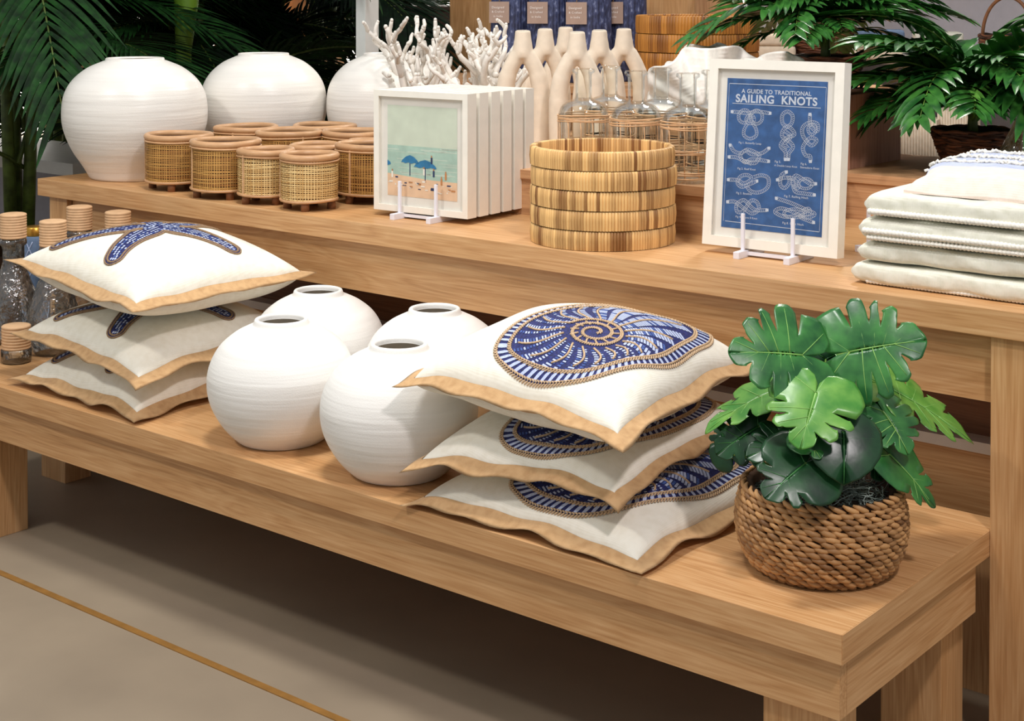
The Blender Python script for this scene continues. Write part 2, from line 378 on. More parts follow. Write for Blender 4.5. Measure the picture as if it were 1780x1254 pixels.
# ------------------------------------------------------------------ round vases on the bench
def vase_mesh(R, prof, name, mat, seg=96):
    m = MB().lathe([(r*R, z) for r, z in prof], seg, 0); return m.mesh(name, [mat])
def smooth_prof(pts, n=6):
    out = []
    for i in range(len(pts)-1):
        p0 = pts[max(0, i-1)]; p1 = pts[i]; p2 = pts[i+1]; p3 = pts[min(len(pts)-1, i+2)]
        for k in range(n):
            t = k/n
            out.append(tuple(.5*((2*p1[a])+(-p0[a]+p2[a])*t+(2*p0[a]-5*p1[a]+4*p2[a]-p3[a])*t*t+(-p0[a]+3*p1[a]-3*p2[a]+p3[a])*t**3) for a in (0, 1)))
    out.append(pts[-1]); return out
body = smooth_prof([(.078, 0), (.090, .004), (.118, .033), (.141, .073), (.150, .112), (.146, .152), (.127, .190), (.098, .216), (.072, .230), (.058, .236)], 5)
rimp = [(.0555, .240), (.0545, .244), (.053, .2465), (.050, .2475), (.047, .2465), (.0455, .243), (.045, .236)]
inner = [(.07, .222), (.11, .19), (.135, .14), (.13, .08), (.08, .02), (0, .018)]
def make_vase(label, loc, body, rimp, inner, mat, cat='vase', group=None, rz=0, sc_=1.0, h=None):
    o = thing('round_vase', loc, label, cat, rz, group)
    MB().lathe([(0, 0)]+body, 96).build('body', mat, o)
    MB().lathe([body[-1]]+rimp, 64).build('rim', mat, o)
    MB().lathe([rimp[-1]]+inner, 64).build('inside', M['dark_in'], o)
    return o
G = 'round matt white vases on the low bench'
v0 = make_vase('round matt white vase nearest the starfish pillows, front of the pair', (-2.316, 2.095, BZ), body, rimp, inner, M['ceramic'], group=G)
copy_tree(v0, (-1.982, 2.091, BZ), .9, 'round matt white vase touching the shell pillows, front row of the bench')
copy_tree(v0, (-2.474, 2.348, BZ), 2.1, 'round matt white vase behind, beside the top starfish pillow corner')
copy_tree(v0, (-2.142, 2.368, BZ), 3.3, 'round matt white vase behind, partly hidden by the shell pillows')
# wide vases on the table
wb = smooth_prof([(.56, 0), (.62, .008), (.70, .09), (.87, .25), (.975, .41), (1.0, .55), (.965, .70), (.85, .82), (.66, .915), (.46, .968), (.41, .978)], 5)
wr = [(.405, .985), (.402, .995), (.39, 1.0), (.375, .998), (.37, .985)]
wi = [(.6, .9), (.85, .7), (.9, .4), (.5, .05), (0, .04)]
sc2 = lambda P, R, H_: [(r*R, z*H_) for r, z in P]
G = 'wide white glazed vases at the left of the table'
for i, (x, y, R, H_, lb) in enumerate([(-3.584, 2.686, .204, .342, 'wide glossy white vase nearest the table end, leftmost of three'),
        (-3.52, 3.115, .191, .343, 'wide glossy white vase in the middle of three, behind the brown planters'),
        (-3.205, 3.335, .187, .344, 'wide glossy white vase behind the framed beach prints')]):
    make_vase(lb, (x, y, TZ), sc2(wb, R, H_), sc2(wr, R, H_), sc2(wi, R, H_), M['ceramic_gloss'], group=G, rz=i*1.3).name = 'wide_vase'

# ------------------------------------------------------------------ cane planters
def make_planter(r, h, cm, lm, label, loc, rows, cols, group):
    rnd = random.Random(int(r*1000)); o = thing('cane_planter', loc, label, 'planter', 0, group)
    z0, z1 = .024, h-.014
    rr = lambda z: r*(1+.018*math.sin(PI*(z-z0)/(z1-z0)))-.003
    MB().lathe([(rr(z0)-.003, z0), (rr(z0)*1.0-.002, (z0+z1)/2), (rr(z1)-.003, z1), (rr(z1)-.010, z1), (rr(z0)-.011, z0+.004), (0, z0+.004)], 48).build('liner', M[lm], o)
    m = MB()
    for j in range(rows+1):
        z = z0+(z1-z0)*(j+.1*rnd.uniform(-1, 1))/rows; hw = (z1-z0)/rows*.30; tn = rnd.random(); n = 64
        ph = rnd.random()*6; vs = []
        for k in range(n):
            q = 2*PI*k/n; R_ = rr(z)+.0012+.0006*math.cos(q*cols/2+j*PI)
            dz = .0007*math.sin(q*3+ph)
            vs += [(R_*math.cos(q), R_*math.sin(q), z-hw+dz), (R_*math.cos(q), R_*math.sin(q), z+hw+dz)]
        m.add(vs, [(2*k, 2*((k+1) % n), 2*((k+1) % n)+1, 2*k+1) for k in range(n)], 0, tn)
    for k in range(cols):
        q = 2*PI*(k+.12*rnd.uniform(-1, 1))/cols; hw = PI/cols*.30; vs = []
        for j in range(9):
            z = z0+(z1-z0)*j/8; R_ = rr(z)+.0018
            vs += [(R_*math.cos(q-hw), R_*math.sin(q-hw), z), (R_*math.cos(q+hw), R_*math.sin(q+hw), z)]
        m.add(vs, [(2*j, 2*j+1, 2*j+3, 2*j+2) for j in range(8)], 0, rnd.random())
    m.build('cane_weave', M[cm], o, smooth=False, tint=True)
    m = MB(); q0 = -.75
    m.box(-.0022, .0022, -.001, .001, z0, z1); e = m.build('seam_strip', M['wrap'], o, smooth=False); e.location = ((r+.001)*math.cos(q0-PI/2), (r+.001)*math.sin(q0-PI/2), 0); e.rotation_euler = (0, 0, q0)
    for pn, tr, R_, z in [('rim', .0088, r-.005, h-.0085), ('collar', .0024, r+.001, h-.019), ('base_ring', .0035, r-.001, z0)]:
        m = MB()
        ring = [((R_+.0008*math.sin(3*q+z*99))*math.cos(q), (R_+.0008*math.sin(3*q+z*99))*math.sin(q), z+.0012*math.sin(2*q+z*50)) for q in [2*PI*k/48 for k in range(48)]]
        m.tube(ring, tr, 10, closed=True, tint=rnd.uniform(.4, .8))
        m.build(pn, M['rim'], o, tint=True)
    for k in range(4):
        q = k*PI/2-.95
        MB().tube([((r-.016)*math.cos(q), (r-.016)*math.sin(q), 0), ((r-.016)*math.cos(q), (r-.016)*math.sin(q), z0+.002)], .0105, 12).build('foot', M['foot'], o)
    return o
G1, G2 = 'brown cane planters on the table', 'pale cane planters on the table'
pb = make_planter(.0895, .150, 'cane', 'liner', 'brown cane planter standing right beside the nearest wide white vase', (-3.288, 2.608, TZ), 26, 84, G1)
for x, y, rz, lb in [(-3.066, 2.582, .4, 'brown cane planter second from the table end, front row, reflection on its rim'),
        (-3.324, 2.874, 1.2, 'brown cane planter with only its rim showing, in front of the middle wide vase'),
        (-3.130, 2.862, 2.0, 'brown cane planter behind the first pale one, in the middle of the cluster'),
        (-3.185, 3.050, 2.8, 'brown cane planter farthest back, a rim between two wide vases'),
        (-2.985, 2.975, 3.4, 'brown cane planter in the back row just left of the framed prints'),
        (-2.715, 2.762, .9, 'brown cane planter half hidden by the framed beach print')]:
    copy_tree(pb, (x, y, TZ), rz, lb)
pl = make_planter(.0705, .138, 'cane_light', 'liner_light', 'pale cane planter nearest the framed print, front of all planters', (-2.737, 2.569, TZ), 20, 64, G2)
for x, y, rz, lb in [(-2.901, 2.573, .7, 'pale cane planter between a brown planter and the frontmost pale planter'),
        (-2.882, 2.733, 1.8, 'pale cane planter showing only its rim behind the two front pale ones'),
        (-2.835, 2.895, 2.6, 'pale cane planter with a sliver of rim showing at the frame edge')]:
    copy_tree(pl, (x, y, TZ), rz, lb)

# ------------------------------------------------------------------ rattan trays
def make_tray(R, h, mat, label, loc, rz, n, seed, group):
    rnd = random.Random(seed); o = thing('rattan_tray', loc, label, 'tray', rz, group)
    m = MB(); tones = []; v = .6
    while len(tones) < n:
        v = rnd.betavariate(3.0, 1.5)
        tones += [min(1, max(0, v+rnd.uniform(-.22, .22))) for _ in range(rnd.randint(1, 4))]
        if rnd.random() < .05: tones.append(rnd.uniform(.05, .25))
    for k in range(n):
        a0, a1 = 2*PI*k/n, 2*PI*(k+1)/n; vs = []; K = 5; bow = rnd.uniform(-.0006, .0006)
        for j in range(K):
            q = a0+(a1-a0)*(j/(K-1)); bl = .0024*math.sin(PI*j/(K-1))**.6-.0018
            for (rr, z) in [(R+bl, .001), (R+bl+.0012+bow, h*.5), (R+bl, h-.003), (R-.003+bl*.5, h), (R-.011, h), (R-.0125-bl, h-.003), (R-.0125-bl, .003)]:
                vs.append((rr*math.cos(q), rr*math.sin(q), z))
        fs = [(j*7+i, (j+1)*7+i, (j+1)*7+i+1, j*7+i+1) for j in range(K-1) for i in range(6)]
        m.add(vs, fs, 0, tones[k])
    m.build('wall', M[mat], o, tint=True)
    m = MB()
    for k in range(40):
        y0 = -R+.012+(2*R-.024)*k/40; y1 = y0+(2*R-.024)/40*.96; ym = (y0+y1)/2
        hx = math.sqrt(max(0, (R-.012)**2-ym*ym))
        m.add([(-hx, y0, .006), (hx, y0, .006), (hx, ym, .0085), (-hx, ym, .0085), (hx, y1, .006), (-hx, y1, .006)], [(0, 1, 2, 3), (3, 2, 4, 5)], 0, rnd.random())
    m.lathe([(0, .003), (R-.012, .003), (R-.012, .001), (0, .001)], 48)
    m.build('base', M[mat], o, smooth=False, tint=True)
    return o
names = ['topmost', 'second from top', 'middle', 'second from bottom', 'bottom']
for i in range(5):
    k = 4-i
    make_tray(.1545+.001*(i % 2), .0405, 'sticks', 'rattan tray in front of the glass bottles, %s of five stacked' % names[k],
              (-1.907+(.002 if i == 3 else 0)+(-.0015 if i == 4 else 0), 2.646+.001*(i % 2), TZ+i*.041), i*1.1, 150, 40+i, 'honey rattan trays stacked on the table')
names = ['topmost', 'second from top', 'third from top', 'bottom']
for i in range(4):
    make_tray(.186-.001*(i % 2), .0545, 'sticks_dark', 'amber rattan tray behind the shell pieces, %s of the rear stack' % names[3-i],
              (-2.48, 3.93, 1.0+i*.055), i*.7, 120, 70+i, 'amber rattan trays stacked on the rear riser')

# ------------------------------------------------------------------ pillows
def mk(c, dz, ht, hb, s=.895, seed=0, wav=.006, floor_z=None):
    def base(u, v):
        pu = 1-.05*(1-v*v); pv = 1-.05*(1-u*u)
        a = (u*pu+1)/2; b_ = (v*pv+1)/2
        ww = [(1-a)*(1-b_), a*(1-b_), a*b_, (1-a)*b_]
        x, y, z = [sum(ww[i]*c[i][k] for i in range(4)) for k in range(3)]
        e = max(abs(u), abs(v))
        z += dz*(1-abs(u*v)**4)+wav*math.sin(5*u+3*v+seed)*math.cos(4*v-2*u+seed*1.7)*e**3+wav*.5*math.sin(13*u-11*v+seed*2)*e**6
        z -= .009*max(0, (e-s)/(1-s))*(1-.8*abs(u*v)**2)
        if floor_z: z = max(z, floor_z)
        return Vector((x, y, z))
    def g(u, v):
        a = max(0, 1-(u/s)**2); b_ = max(0, 1-(v/s)**2)
        return (a**.42)*(b_**.42)
    def gb(u, v): return (max(0, 1-(u/s)**2)*max(0, 1-(v/s)**2))**.27
    def wr(u, v):
        e = max(abs(u), abs(v))
        return .0022*math.sin(9*u+seed)*math.sin(7*v-seed)*e*g(u, v)**.5+.003*math.sin(20*(u-v*.7)+seed)*max(0, abs(u*v)-.25)*g(u, v)**.4
    def top(u, v): p = base(u, v); p.z += ht*g(u, v)+wr(u, v); return p
    def bot(u, v):
        p = base(u, v); p.z -= hb*gb(u, v)+.0015
        if floor_z: p.z = max(p.z, floor_z-.0012)
        return p
    return base, top, bot, s
def cheb(t): return math.copysign(1-(1-abs(t))**1.7, t) if 0 else t
def make_pillow(P, label, group, design, name):
    base, top, bot, s = P; N = 44
    c = base(0, 0); zmin = min(bot(u/4, v/4).z for u in range(-4, 5) for v in range(-4, 5))
    org = Vector((c.x, c.y, zmin)); o = thing(name, org, label, 'pillow', 0, group)
    def par(i): # dense near the seam
        t = i*2-1; return math.sin(t*PI/2*.98)/math.sin(PI/2*.98)*s
    MB().grid(lambda i, j: top(par(i), par(j))-org, N, N).build('cover_front', M['linen'], o)
    MB().grid(lambda i, j: bot(par(i), par(j))-org, N, N).build('cover_back', M['linen'], o)
    # jute band round the edge, front and back leaves with an outer fold
    m = MB(); ring = []; K = 52
    for side in range(4):
        for k in range(K):
            t = -1+2*k/K; ring.append([(t, -1), (1, t), (-t, 1), (-1, -t)][side])
    n = len(ring); rows = []
    for (f, off, sgn) in [(s-.0005, .0022, 1), (s+.04, .0018, 1), (.97, .0014, 1), (1.0, 0, 0), (.97, -.0022, -1), (s+.04, -.003, -1), (s-.0005, -.0035, -1)]:
        row = []
        for i, (u, v) in enumerate(ring):
            wv = 1+.012*math.sin(i*.31+f*3) if f > s+.06 else 1
            p = (top(u*f*wv, v*f*wv) if f < s else base(u*f*wv, v*f*wv)) if sgn >= 0 else (bot(u*f, v*f) if f < s else base(u*f*wv, v*f*wv))
            p = p-org; p.z += off; row.append(p)
        rows.append(row)
    vs = [p for r in rows for p in r]
    fs = [(a*n+i, a*n+(i+1) % n, (a+1)*n+(i+1) % n, (a+1)*n+i) for a in range(len(rows)-1) for i in range(n)]
    m.add(vs, fs); m.build('jute_border', M['jute'], o)
    design(o, lambda u, v, h=0: top(max(-s, min(s, u)), max(-s, min(s, v)))-org+Vector((0, 0, h)))
    return o
def strip(m, T, pts, w, h, mat=0, tint=.5):
    """flat ribbon lying on the cover"""
    vs = []; n = len(pts)
    for i, (u, v) in enumerate(pts):
        a = pts[max(0, i-1)]; b_ = pts[min(n-1, i+1)]; dx, dy = b_[0]-a[0], b_[1]-a[1]; l = math.hypot(dx, dy) or 1
        ww = w[i] if isinstance(w, list) else w
        vs += [T(u-dy/l*ww, v+dx/l*ww, h), T(u+dy/l*ww, v-dx/l*ww, h)]
    m.add(vs, [(2*i, 2*i+1, 2*i+3, 2*i+2) for i in range(n-1)], mat, tint)
def resample(pts, n, closed=True):
    q = pts+[pts[0]] if closed else pts; d = [0]
    for i in range(1, len(q)): d.append(d[-1]+math.hypot(q[i][0]-q[i-1][0], q[i][1]-q[i-1][1]))
    out = []; j = 0
    for k in range(n):
        t = d[-1]*k/(n if closed else n-1)
        while j < len(d)-2 and d[j+1] < t: j += 1
        f = (t-d[j])/max(1e-9, d[j+1]-d[j]); out.append(tuple(q[j][a]+(q[j+1][a]-q[j][a])*f for a in (0, 1)))
    return out
def catmull(pts, closed=True, n=8):
    out = []; L_ = len(pts)
    for i in range(L_ if closed else L_-1):
        g = lambda k: pts[k % L_] if closed else pts[max(0, min(L_-1, k))]
        p0, p1, p2, p3 = g(i-1), g(i), g(i+1), g(i+2)
        for k in range(n):
            t = k/n; out.append(tuple(.5*((2*p1[a])+(-p0[a]+p2[a])*t+(2*p0[a]-5*p1[a]+4*p2[a]-p3[a])*t*t+(-p0[a]+3*p1[a]-3*p2[a]+p3[a])*t**3) for a in range(len(p1))))
    if not closed: out.append(pts[-1])
    return out
def braid(m, T, pts, r, h, mat=0):
    """cord sewn along a line: a row of slanted stitches on each side"""
    n = len(pts)
    for i in range(n-1):
        (u0, v0), (u1, v1) = pts[i], pts[i+1]; dx, dy = u1-u0, v1-v0; l = math.hypot(dx, dy) or 1; nx, ny = -dy/l*r, dx/l*r
        for sg in (1, -1):
            a = T(u0+nx*sg*1.15, v0+ny*sg*1.15, h); b_ = T(u1+nx*sg*.1, v1+ny*sg*.1, h+.0012)
            c_ = (a+b_)/2+Vector((0, 0, .0008)); R_ = r*.254*.62
            m.tube([a, c_, b_], [R_*.7, R_, R_*.6], 5, mat, cap=False, tint=.5)
def star_design(o, T):
    cx, cy = 0.0, -.03
    tips = [(230, .96), (293, .80), (26, .80), (98, .74), (160, .78)]
    out = []
    for i, (a, l) in enumerate(tips):
        A = math.radians(a); A2 = math.radians(tips[(i+1) % 5][0]+(360 if tips[(i+1) % 5][0] < a else 0)); w_ = .085
        dx, dy = math.cos(A), math.sin(A); nx, ny = -dy, dx
        bend = .10*(-1)**i
        def P(f, sd, ww): return (cx+dx*l*f+nx*(sd*ww+bend*f*f*(1-f)*2), cy+dy*l*f+ny*(sd*ww+bend*f*f*(1-f)*2))
        out += [P(.30, -1, .135), P(.55, -1, .10), P(.80, -1, w_*.9), P(.95, -1, w_*.75), P(1.0, 0, 0), P(.95, 1, w_*.75), P(.80, 1, w_*.9), P(.55, 1, .10), P(.30, 1, .135)]
        mid = (A+A2)/2; out.append((cx+math.cos(mid)*.175, cy+math.sin(mid)*.175))
    oc = resample(catmull(out, True, 6), 300)
    # navy ground, star shaped about its centre arm by arm
    m = MB(); 
    for i, (a, l) in enumerate(tips):
        A = math.radians(a); dx, dy = math.cos(A), math.sin(A); nx, ny = -dy, dx; bend = .10*(-1)**i; rows = 34; wv = 8; vs = []
        for j in range(rows+1):
            f = j/rows; ww = (.16-.16*f*.55) if f < .9 else .075*math.sqrt(max(0, 1-((f-.9)/.105)**2)); ww = min(ww, .16)
            for k in range(wv+1):
                sd = -1+2*k/wv; off = sd*ww+bend*f*f*(1-f)*2
                vs.append(T(cx+dx*l*f+nx*off, cy+dy*l*f+ny*off, .0012))
        m.add(vs, [(j*(wv+1)+k, j*(wv+1)+k+1, (j+1)*(wv+1)+k+1, (j+1)*(wv+1)+k) for j in range(rows) for k in range(wv)], 0)
        rnd = random.Random(i)
        for j in range(1, 26):    # rows of pale stitches
            f = j/26*.97+.02; ww = (.135-.135*f*.55); ns = 5 if f < .6 else 4
            if f > .9: ww *= .6; ns = 3
            for k in range(ns):
                sd = -1+2*(k+.5)/ns; L2 = .022; w2 = .0105
                if rnd.random() < .12: continue
                off = sd*ww*.92+bend*f*f*(1-f)*2; u = cx+dx*l*f+nx*off; v = cy+dy*l*f+ny*off
                strip(m, T, [(u-dx*L2*.6-nx*sd*.006, v-dy*L2*.6-ny*sd*.006), (u, v), (u+dx*L2*.6, v+dy*L2*.6)], [w2*.5, w2, w2*.4], .0022+.0004*rnd.random(), 1 if rnd.random() < .72 else 2)
    emb = m.build('starfish_embroidery', [M['navy'], M['paleblue'], M['midblue']], o)
    m = MB(); m.tube([T(u, v, .0022) for u, v in oc], .0026, 6, closed=True)
    def off(pts, d):
        r_ = []
        n = len(pts)
        for i in range(n):
            a = pts[i-1]; b_ = pts[(i+1) % n]; dx, dy = b_[0]-a[0], b_[1]-a[1]; l = math.hypot(dx, dy) or 1
            r_.append((pts[i][0]+dy/l*d, pts[i][1]-dx/l*d))
        return r_
    m.tube([T(u, v, .0018) for u, v in off(oc, .024)], .0022, 6, closed=True)
    m.build('cord', plain('brown_cord', S(150, 122, 92), .9, .2, 300, .4) if 'bc' not in M else M['bc'], o)
    m = MB(); m.tube([T(u, v, .0010) for u, v in off(oc, .012)], .0024, 5, closed=True, flat=.6); m.build('navy_piping', M['navy'], o)
M['bc'] = plain('brown_cord', S(150, 122, 92), .9, .2, 300, .4)
def shell_design(o, T):
    cx, cy = .29, -.26
    bd = [(-.30, -.70), (-.14, -.82), (.12, -.86), (.38, -.83), (.58, -.68), (.74, -.36), (.82, -.05), (.82, .30), (.78, .60), (.64, .76), (.40, .74), (.12, .58), (-.12, .32), (-.28, .0), (-.36, -.34)]
    full = resample(catmull(bd, True, 8), 220)
    def shr(f): return [(cx+(u-cx)*f, cy+(v-cy)*f) for u, v in full]
    n = len(full); inn = shr(.865)
    m = MB(); rows = 16
    vs = [T(cx, cy, .001)]
    for j in range(1, rows+1):
        for (u, v) in full: vs.append(T(cx+(u-cx)*j/rows, cy+(v-cy)*j/rows, .0012))
    fs = [(0, 1+i, 1+(i+1) % n) for i in range(n)]+[(1+(j-1)*n+i, 1+j*n+i, 1+j*n+(i+1) % n, 1+(j-1)*n+(i+1) % n) for j in range(1, rows) for i in range(n)]
    m.add(vs, fs, 0)
    # slanted pale bars in the outer band
    for i in range(0, n, 3):
        a = full[i]; b_ = inn[(i+2) % n]
        q = lambda f: (a[0]+(b_[0]-a[0])*f, a[1]+(b_[1]-a[1])*f)
        strip(m, T, [q(.08), q(.5), q(.95)], [.010, .013, .010], .0022, 1)
    rnd = random.Random(5)
    # bands of short stitches between the ribs
    R0 = .235
    nr = 17
    for k in range(nr*2):
        a = 2*PI*(k+.5)/(nr*2)+.1
        def bound(a):
            best = min(range(n), key=lambda i: abs((math.atan2(inn[i][1]-cy, inn[i][0]-cx)-a+PI) % (2*PI)-PI)); return math.hypot(inn[best][0]-cx, inn[best][1]-cy)
        B = bound(a)
        if B < R0+.06: continue
        right = math.cos(a-math.radians(55)) > .55
        cnt = int((B-R0)/.024)
        for j in range(cnt):
            r_ = R0+.02+(B*.94-R0)*(j+.3)/cnt; aa = a+.16*math.sin((r_-R0)/(B-R0)*3.0)*(1 if k % 2 else .8)
            wd = (PI/nr)*r_*(.30 if not right else .42); u, v = cx+r_*math.cos(aa), cy+r_*math.sin(aa); tx, ty = -math.sin(aa), math.cos(aa)
            if k % 2 == 0 and not right: wd *= .55
            strip(m, T, [(u-tx*wd, v-ty*wd), (u, v), (u+tx*wd*.9, v+ty*wd*.9)], .0062 if not right else .0085, .0021, 1 if rnd.random() < (.62 if not right else .8) else 2)
    # light wash near the mouth of the shell
    m.build('shell_embroidery', [M['navy'], M['paleblue'], M['midblue']], o)
    m = MB()
    cords = []
    ribs = []
    for k in range(nr):
        a = 2*PI*k/nr+.1; best = min(range(n), key=lambda i: abs((math.atan2(inn[i][1]-cy, inn[i][0]-cx)-a+PI) % (2*PI)-PI)); B = math.hypot(inn[best][0]-cx, inn[best][1]-cy)
        if B < R0+.05: continue
        pts = []
        for j in range(13):
            f = j/12; r_ = R0+(B*.90-R0)*f; aa = a+.16*math.sin(f*3.0); pts.append((cx+r_*math.cos(aa), cy+r_*math.sin(aa)))
        m.tube([T(u, v, .0024) for u, v in pts], .0020, 6)
    for k in range(13):
        a = 2*PI*k/13; pts = [(cx+r_*math.cos(a+(r_-.12)*1.5), cy+r_*math.sin(a+(r_-.12)*1.5)) for r_ in (.125, .155, .19)]
        m.tube([T(u, v, .0024) for u, v in pts], .0018, 6)
    m.build('rib_cord', M['cord'], o)
    m = MB()
    braid(m, T, resample(full+[full[0]], 190, False), .012, .0016)
    braid(m, T, resample(inn+[inn[0]], 160, False), .012, .0018)
    sp = []
    for k in range(150):
        f = k/149; a = -.4+f*2*PI*2.55; r_ = .03+.205*f**.9; sp.append((cx+r_*math.cos(a), cy+r_*math.sin(a)))
    braid(m, T, resample(sp, 120, False), .010, .0018)
    m.build('braided_cord', M['cord'], o)
GR = 'shell embroidered pillows stacked on the bench'; GL = 'starfish embroidered pillows stacked on the bench'
make_pillow(mk([(-1.845, 1.945, .386), (-1.33, 1.950, .3865), (-1.300, 2.47, .395), (-1.81, 2.46, .40)], .012, .074, .018, seed=1.0, wav=.007, floor_z=.3845), 'cream pillow with navy shell embroidery and jute edge, bottom of its stack', GR, shell_design, 'shell_pillow')
make_pillow(mk([(-1.835, 1.935, .448), (-1.392, 1.975, .462), (-1.415, 2.49, .48), (-1.855, 2.45, .49)], .028, .058, .030, seed=2.3, wav=.007), 'cream pillow with navy shell embroidery and jute edge, middle of its stack', GR, shell_design, 'shell_pillow')
make_pillow(mk([(-1.862, 1.945, .604), (-1.362, 1.945, .582), (-1.41, 2.475, .605), (-1.90, 2.45, .62)], .010, .098, .062, seed=3.1, wav=.007), 'cream pillow showing its whole navy shell embroidery, topmost of the shell stack', GR, shell_design, 'shell_pillow')
make_pillow(mk([(-3.12, 1.975, .392), (-2.622, 1.958, .3865), (-2.63, 2.46, .40), (-3.12, 2.47, .405)], .016, .084, .022, seed=4.4, wav=.007, floor_z=.3845), 'cream pillow with blue starfish arms and jute edge, bottom of its stack', GL, star_design, 'starfish_pillow')
make_pillow(mk([(-3.125, 1.985, .500), (-2.598, 1.945, .468), (-2.62, 2.45, .49), (-3.10, 2.47, .51)], .012, .076, .028, seed=5.2, wav=.006), 'cream pillow with blue starfish arms and jute edge, middle of its stack', GL, star_design, 'starfish_pillow')
make_pillow(mk([(-3.15, 1.985, .668), (-2.600, 1.940, .628), (-2.575, 2.445, .635), (-3.08, 2.48, .655)], .000, .100, .068, seed=6.5, wav=.005), 'cream pillow with a whole blue starfish, topmost of the starfish stack', GL, star_design, 'starfish_pillow')

# ------------------------------------------------------------------ framed prints
def frame_parts(o, W, H_, T_, bw):
    m = MB()
    for x0, x1, z0, z1 in [(-W/2, W/2, 0, bw), (-W/2, W/2, H_-bw, H_), (-W/2, -W/2+bw, bw, H_-bw), (W/2-bw, W/2, bw, H_-bw)]:
        m.box(x0, x1, -T_/2, T_/2, z0, z1)
    m.build('frame_border', M['frame_white'], o, smooth=False)
    MB().box(-W/2+bw, W/2-bw, -T_/2+.009, T_/2-.004, bw, H_-bw).build('mat_board', M['mat_board'], o, smooth=False)
def poly(m, pts, y, mat, dy=0):
    m.add([(x, y, z) for x, z in pts], [tuple(range(len(pts)))], mat)
def easel(loc, rz, half, depth, label, lean=0):
    o = thing('plate_easel', loc, label, 'easel', rz, 'white plastic display easels')
    for s in (-1, 1):
        m = MB().box(s*half-.0065, s*half+.0065, -.036, depth, 0, .014, bev=.001)
        m.build('foot_rail', M['ease'], o, smooth=False)
        MB().box(s*half-.0035, s*half+.0035, -.010, -.004, .014, .088, bev=.0006).build('upright', M['ease'], o, smooth=False)
        MB().box(s*half-.0035, s*half+.0035, depth-.006, depth, .014, .078, bev=.0006).build('back_rest', M['ease'], o, smooth=False)
    MB().box(-half+.0065, half-.0065, .0, .006, .004, .011).build('crossbar', M['ease'], o, smooth=False)
    return o
# the six beach prints
W, H_, T_ = .280, .285, .034
yaw = math.atan2(.018, .279); bx, by = (-2.537-2.258)/2, (2.59+2.608)/2
dX, dY = -math.sin(yaw), math.cos(yaw)
def beach(o, full=True):
    frame_parts(o, W, H_, T_, .0145)
    y = -T_/2+.0085; x0, x1, z0, z1 = -.104, .104, .036, .250
    m = MB(); X = lambda f: x0+(x1-x0)*f; Z = lambda f: z0+(z1-z0)*f
    R_ = lambda a, b_, c, d, mt, dy: poly(m, [(X(a), Z(c)), (X(b_), Z(c)), (X(b_), Z(d)), (X(a), Z(d))], y-dy, mt)
    R_(0, 1, .56, 1, 0, 0); R_(0, 1, .20, .56, 1, 0); R_(0, 1, 0, .20, 3, 0)
    rnd = random.Random(3)
    for k in range(26):
        a = rnd.uniform(-.1, .9); c = rnd.uniform(.24, .55); R_(max(0, a), min(1, a+rnd.uniform(.1, .5)), c, c+rnd.uniform(.004, .012), 2, .0002)
    poly(m, [(X(0), Z(.19)), (X(1), Z(.13)), (X(1), Z(.20)), (X(.6), Z(.205)), (X(0), Z(.245))], y-.0003, 3)
    def umb(cx, cz, w_, h_):
        pts = [(cx-w_/2, cz), (cx-w_*.42, cz+h_*.35), (cx-w_*.22, cz+h_*.8), (cx, cz+h_), (cx+w_*.22, cz+h_*.8), (cx+w_*.42, cz+h_*.35), (cx+w_/2, cz)]
        for k in range(6): pts.append((cx+w_/2-w_*(k+.5)/6, cz+(-.02 if k % 2 == 0 else .01)*h_*5))
        poly(m, [(X(a), Z(b_)) for a, b_ in pts], y-.0008, 4); R_(cx-.006, cx+.006, cz-.14, cz, 5, .0006)
    umb(.33, .375, .26, .085); umb(.55, .335, .33, .085); umb(.0, .33, .10, .06) if 0 else None
    poly(m, [(X(0), Z(.33)), (X(.05), Z(.345)), (X(.04), Z(.37)), (X(0), Z(.39))], y-.0008, 4)
    for k in range(34):
        a = rnd.random(); c = rnd.uniform(.10, .21)-.05*a; w_ = rnd.uniform(.015, .06)
        R_(a*.93, min(1, a*.93+w_), c, c+rnd.uniform(.006, .02), rnd.choice([5, 6, 7, 7, 7, 6]), .0007)
    for cx, cz, mt in [(.83, .22, 6), (.77, .16, 6), (.66, .24, 5), (.52, .25, 7), (.06, .20, 7), (.63, .38, 5)]:
        R_(cx, cx+.025, cz, cz+.07, mt, .0009); R_(cx+.004, cx+.020, cz+.07, cz+.092, 6, .0009)
    pr = m.build('print', [M['p_sky'], M['p_sea'], M['p_foam'], M['p_sand'], M['p_umb'], M['p_dark'], M['p_skin'], M['p_white']], o, smooth=False)
    MB().box(-W/2+.0145, W/2-.0145, -T_/2+.004, -T_/2+.006, .0145, H_-.0145).build('glass_pane', M['pane'], o, smooth=False)
ords = ['front', 'second', 'third', 'fourth', 'fifth', 'rearmost']
for i in range(6):
    d = T_/2+i*.0463
    o = thing('picture_frame', (bx+dX*d, by+dY*d, .7745), 'white framed beach print with blue umbrellas, front of the row of six' if i == 0 else 'white picture frame, %s in the row standing behind the beach umbrella print' % ords[i], 'picture frame', yaw, 'white square frames standing in a row')
    if i == 0: beach(o); bf = o
    else: frame_parts(o, W, H_, T_, .0145)
easel((bx, by, TZ), yaw, .054, .285, 'white easel whose long rails carry the beach prints')
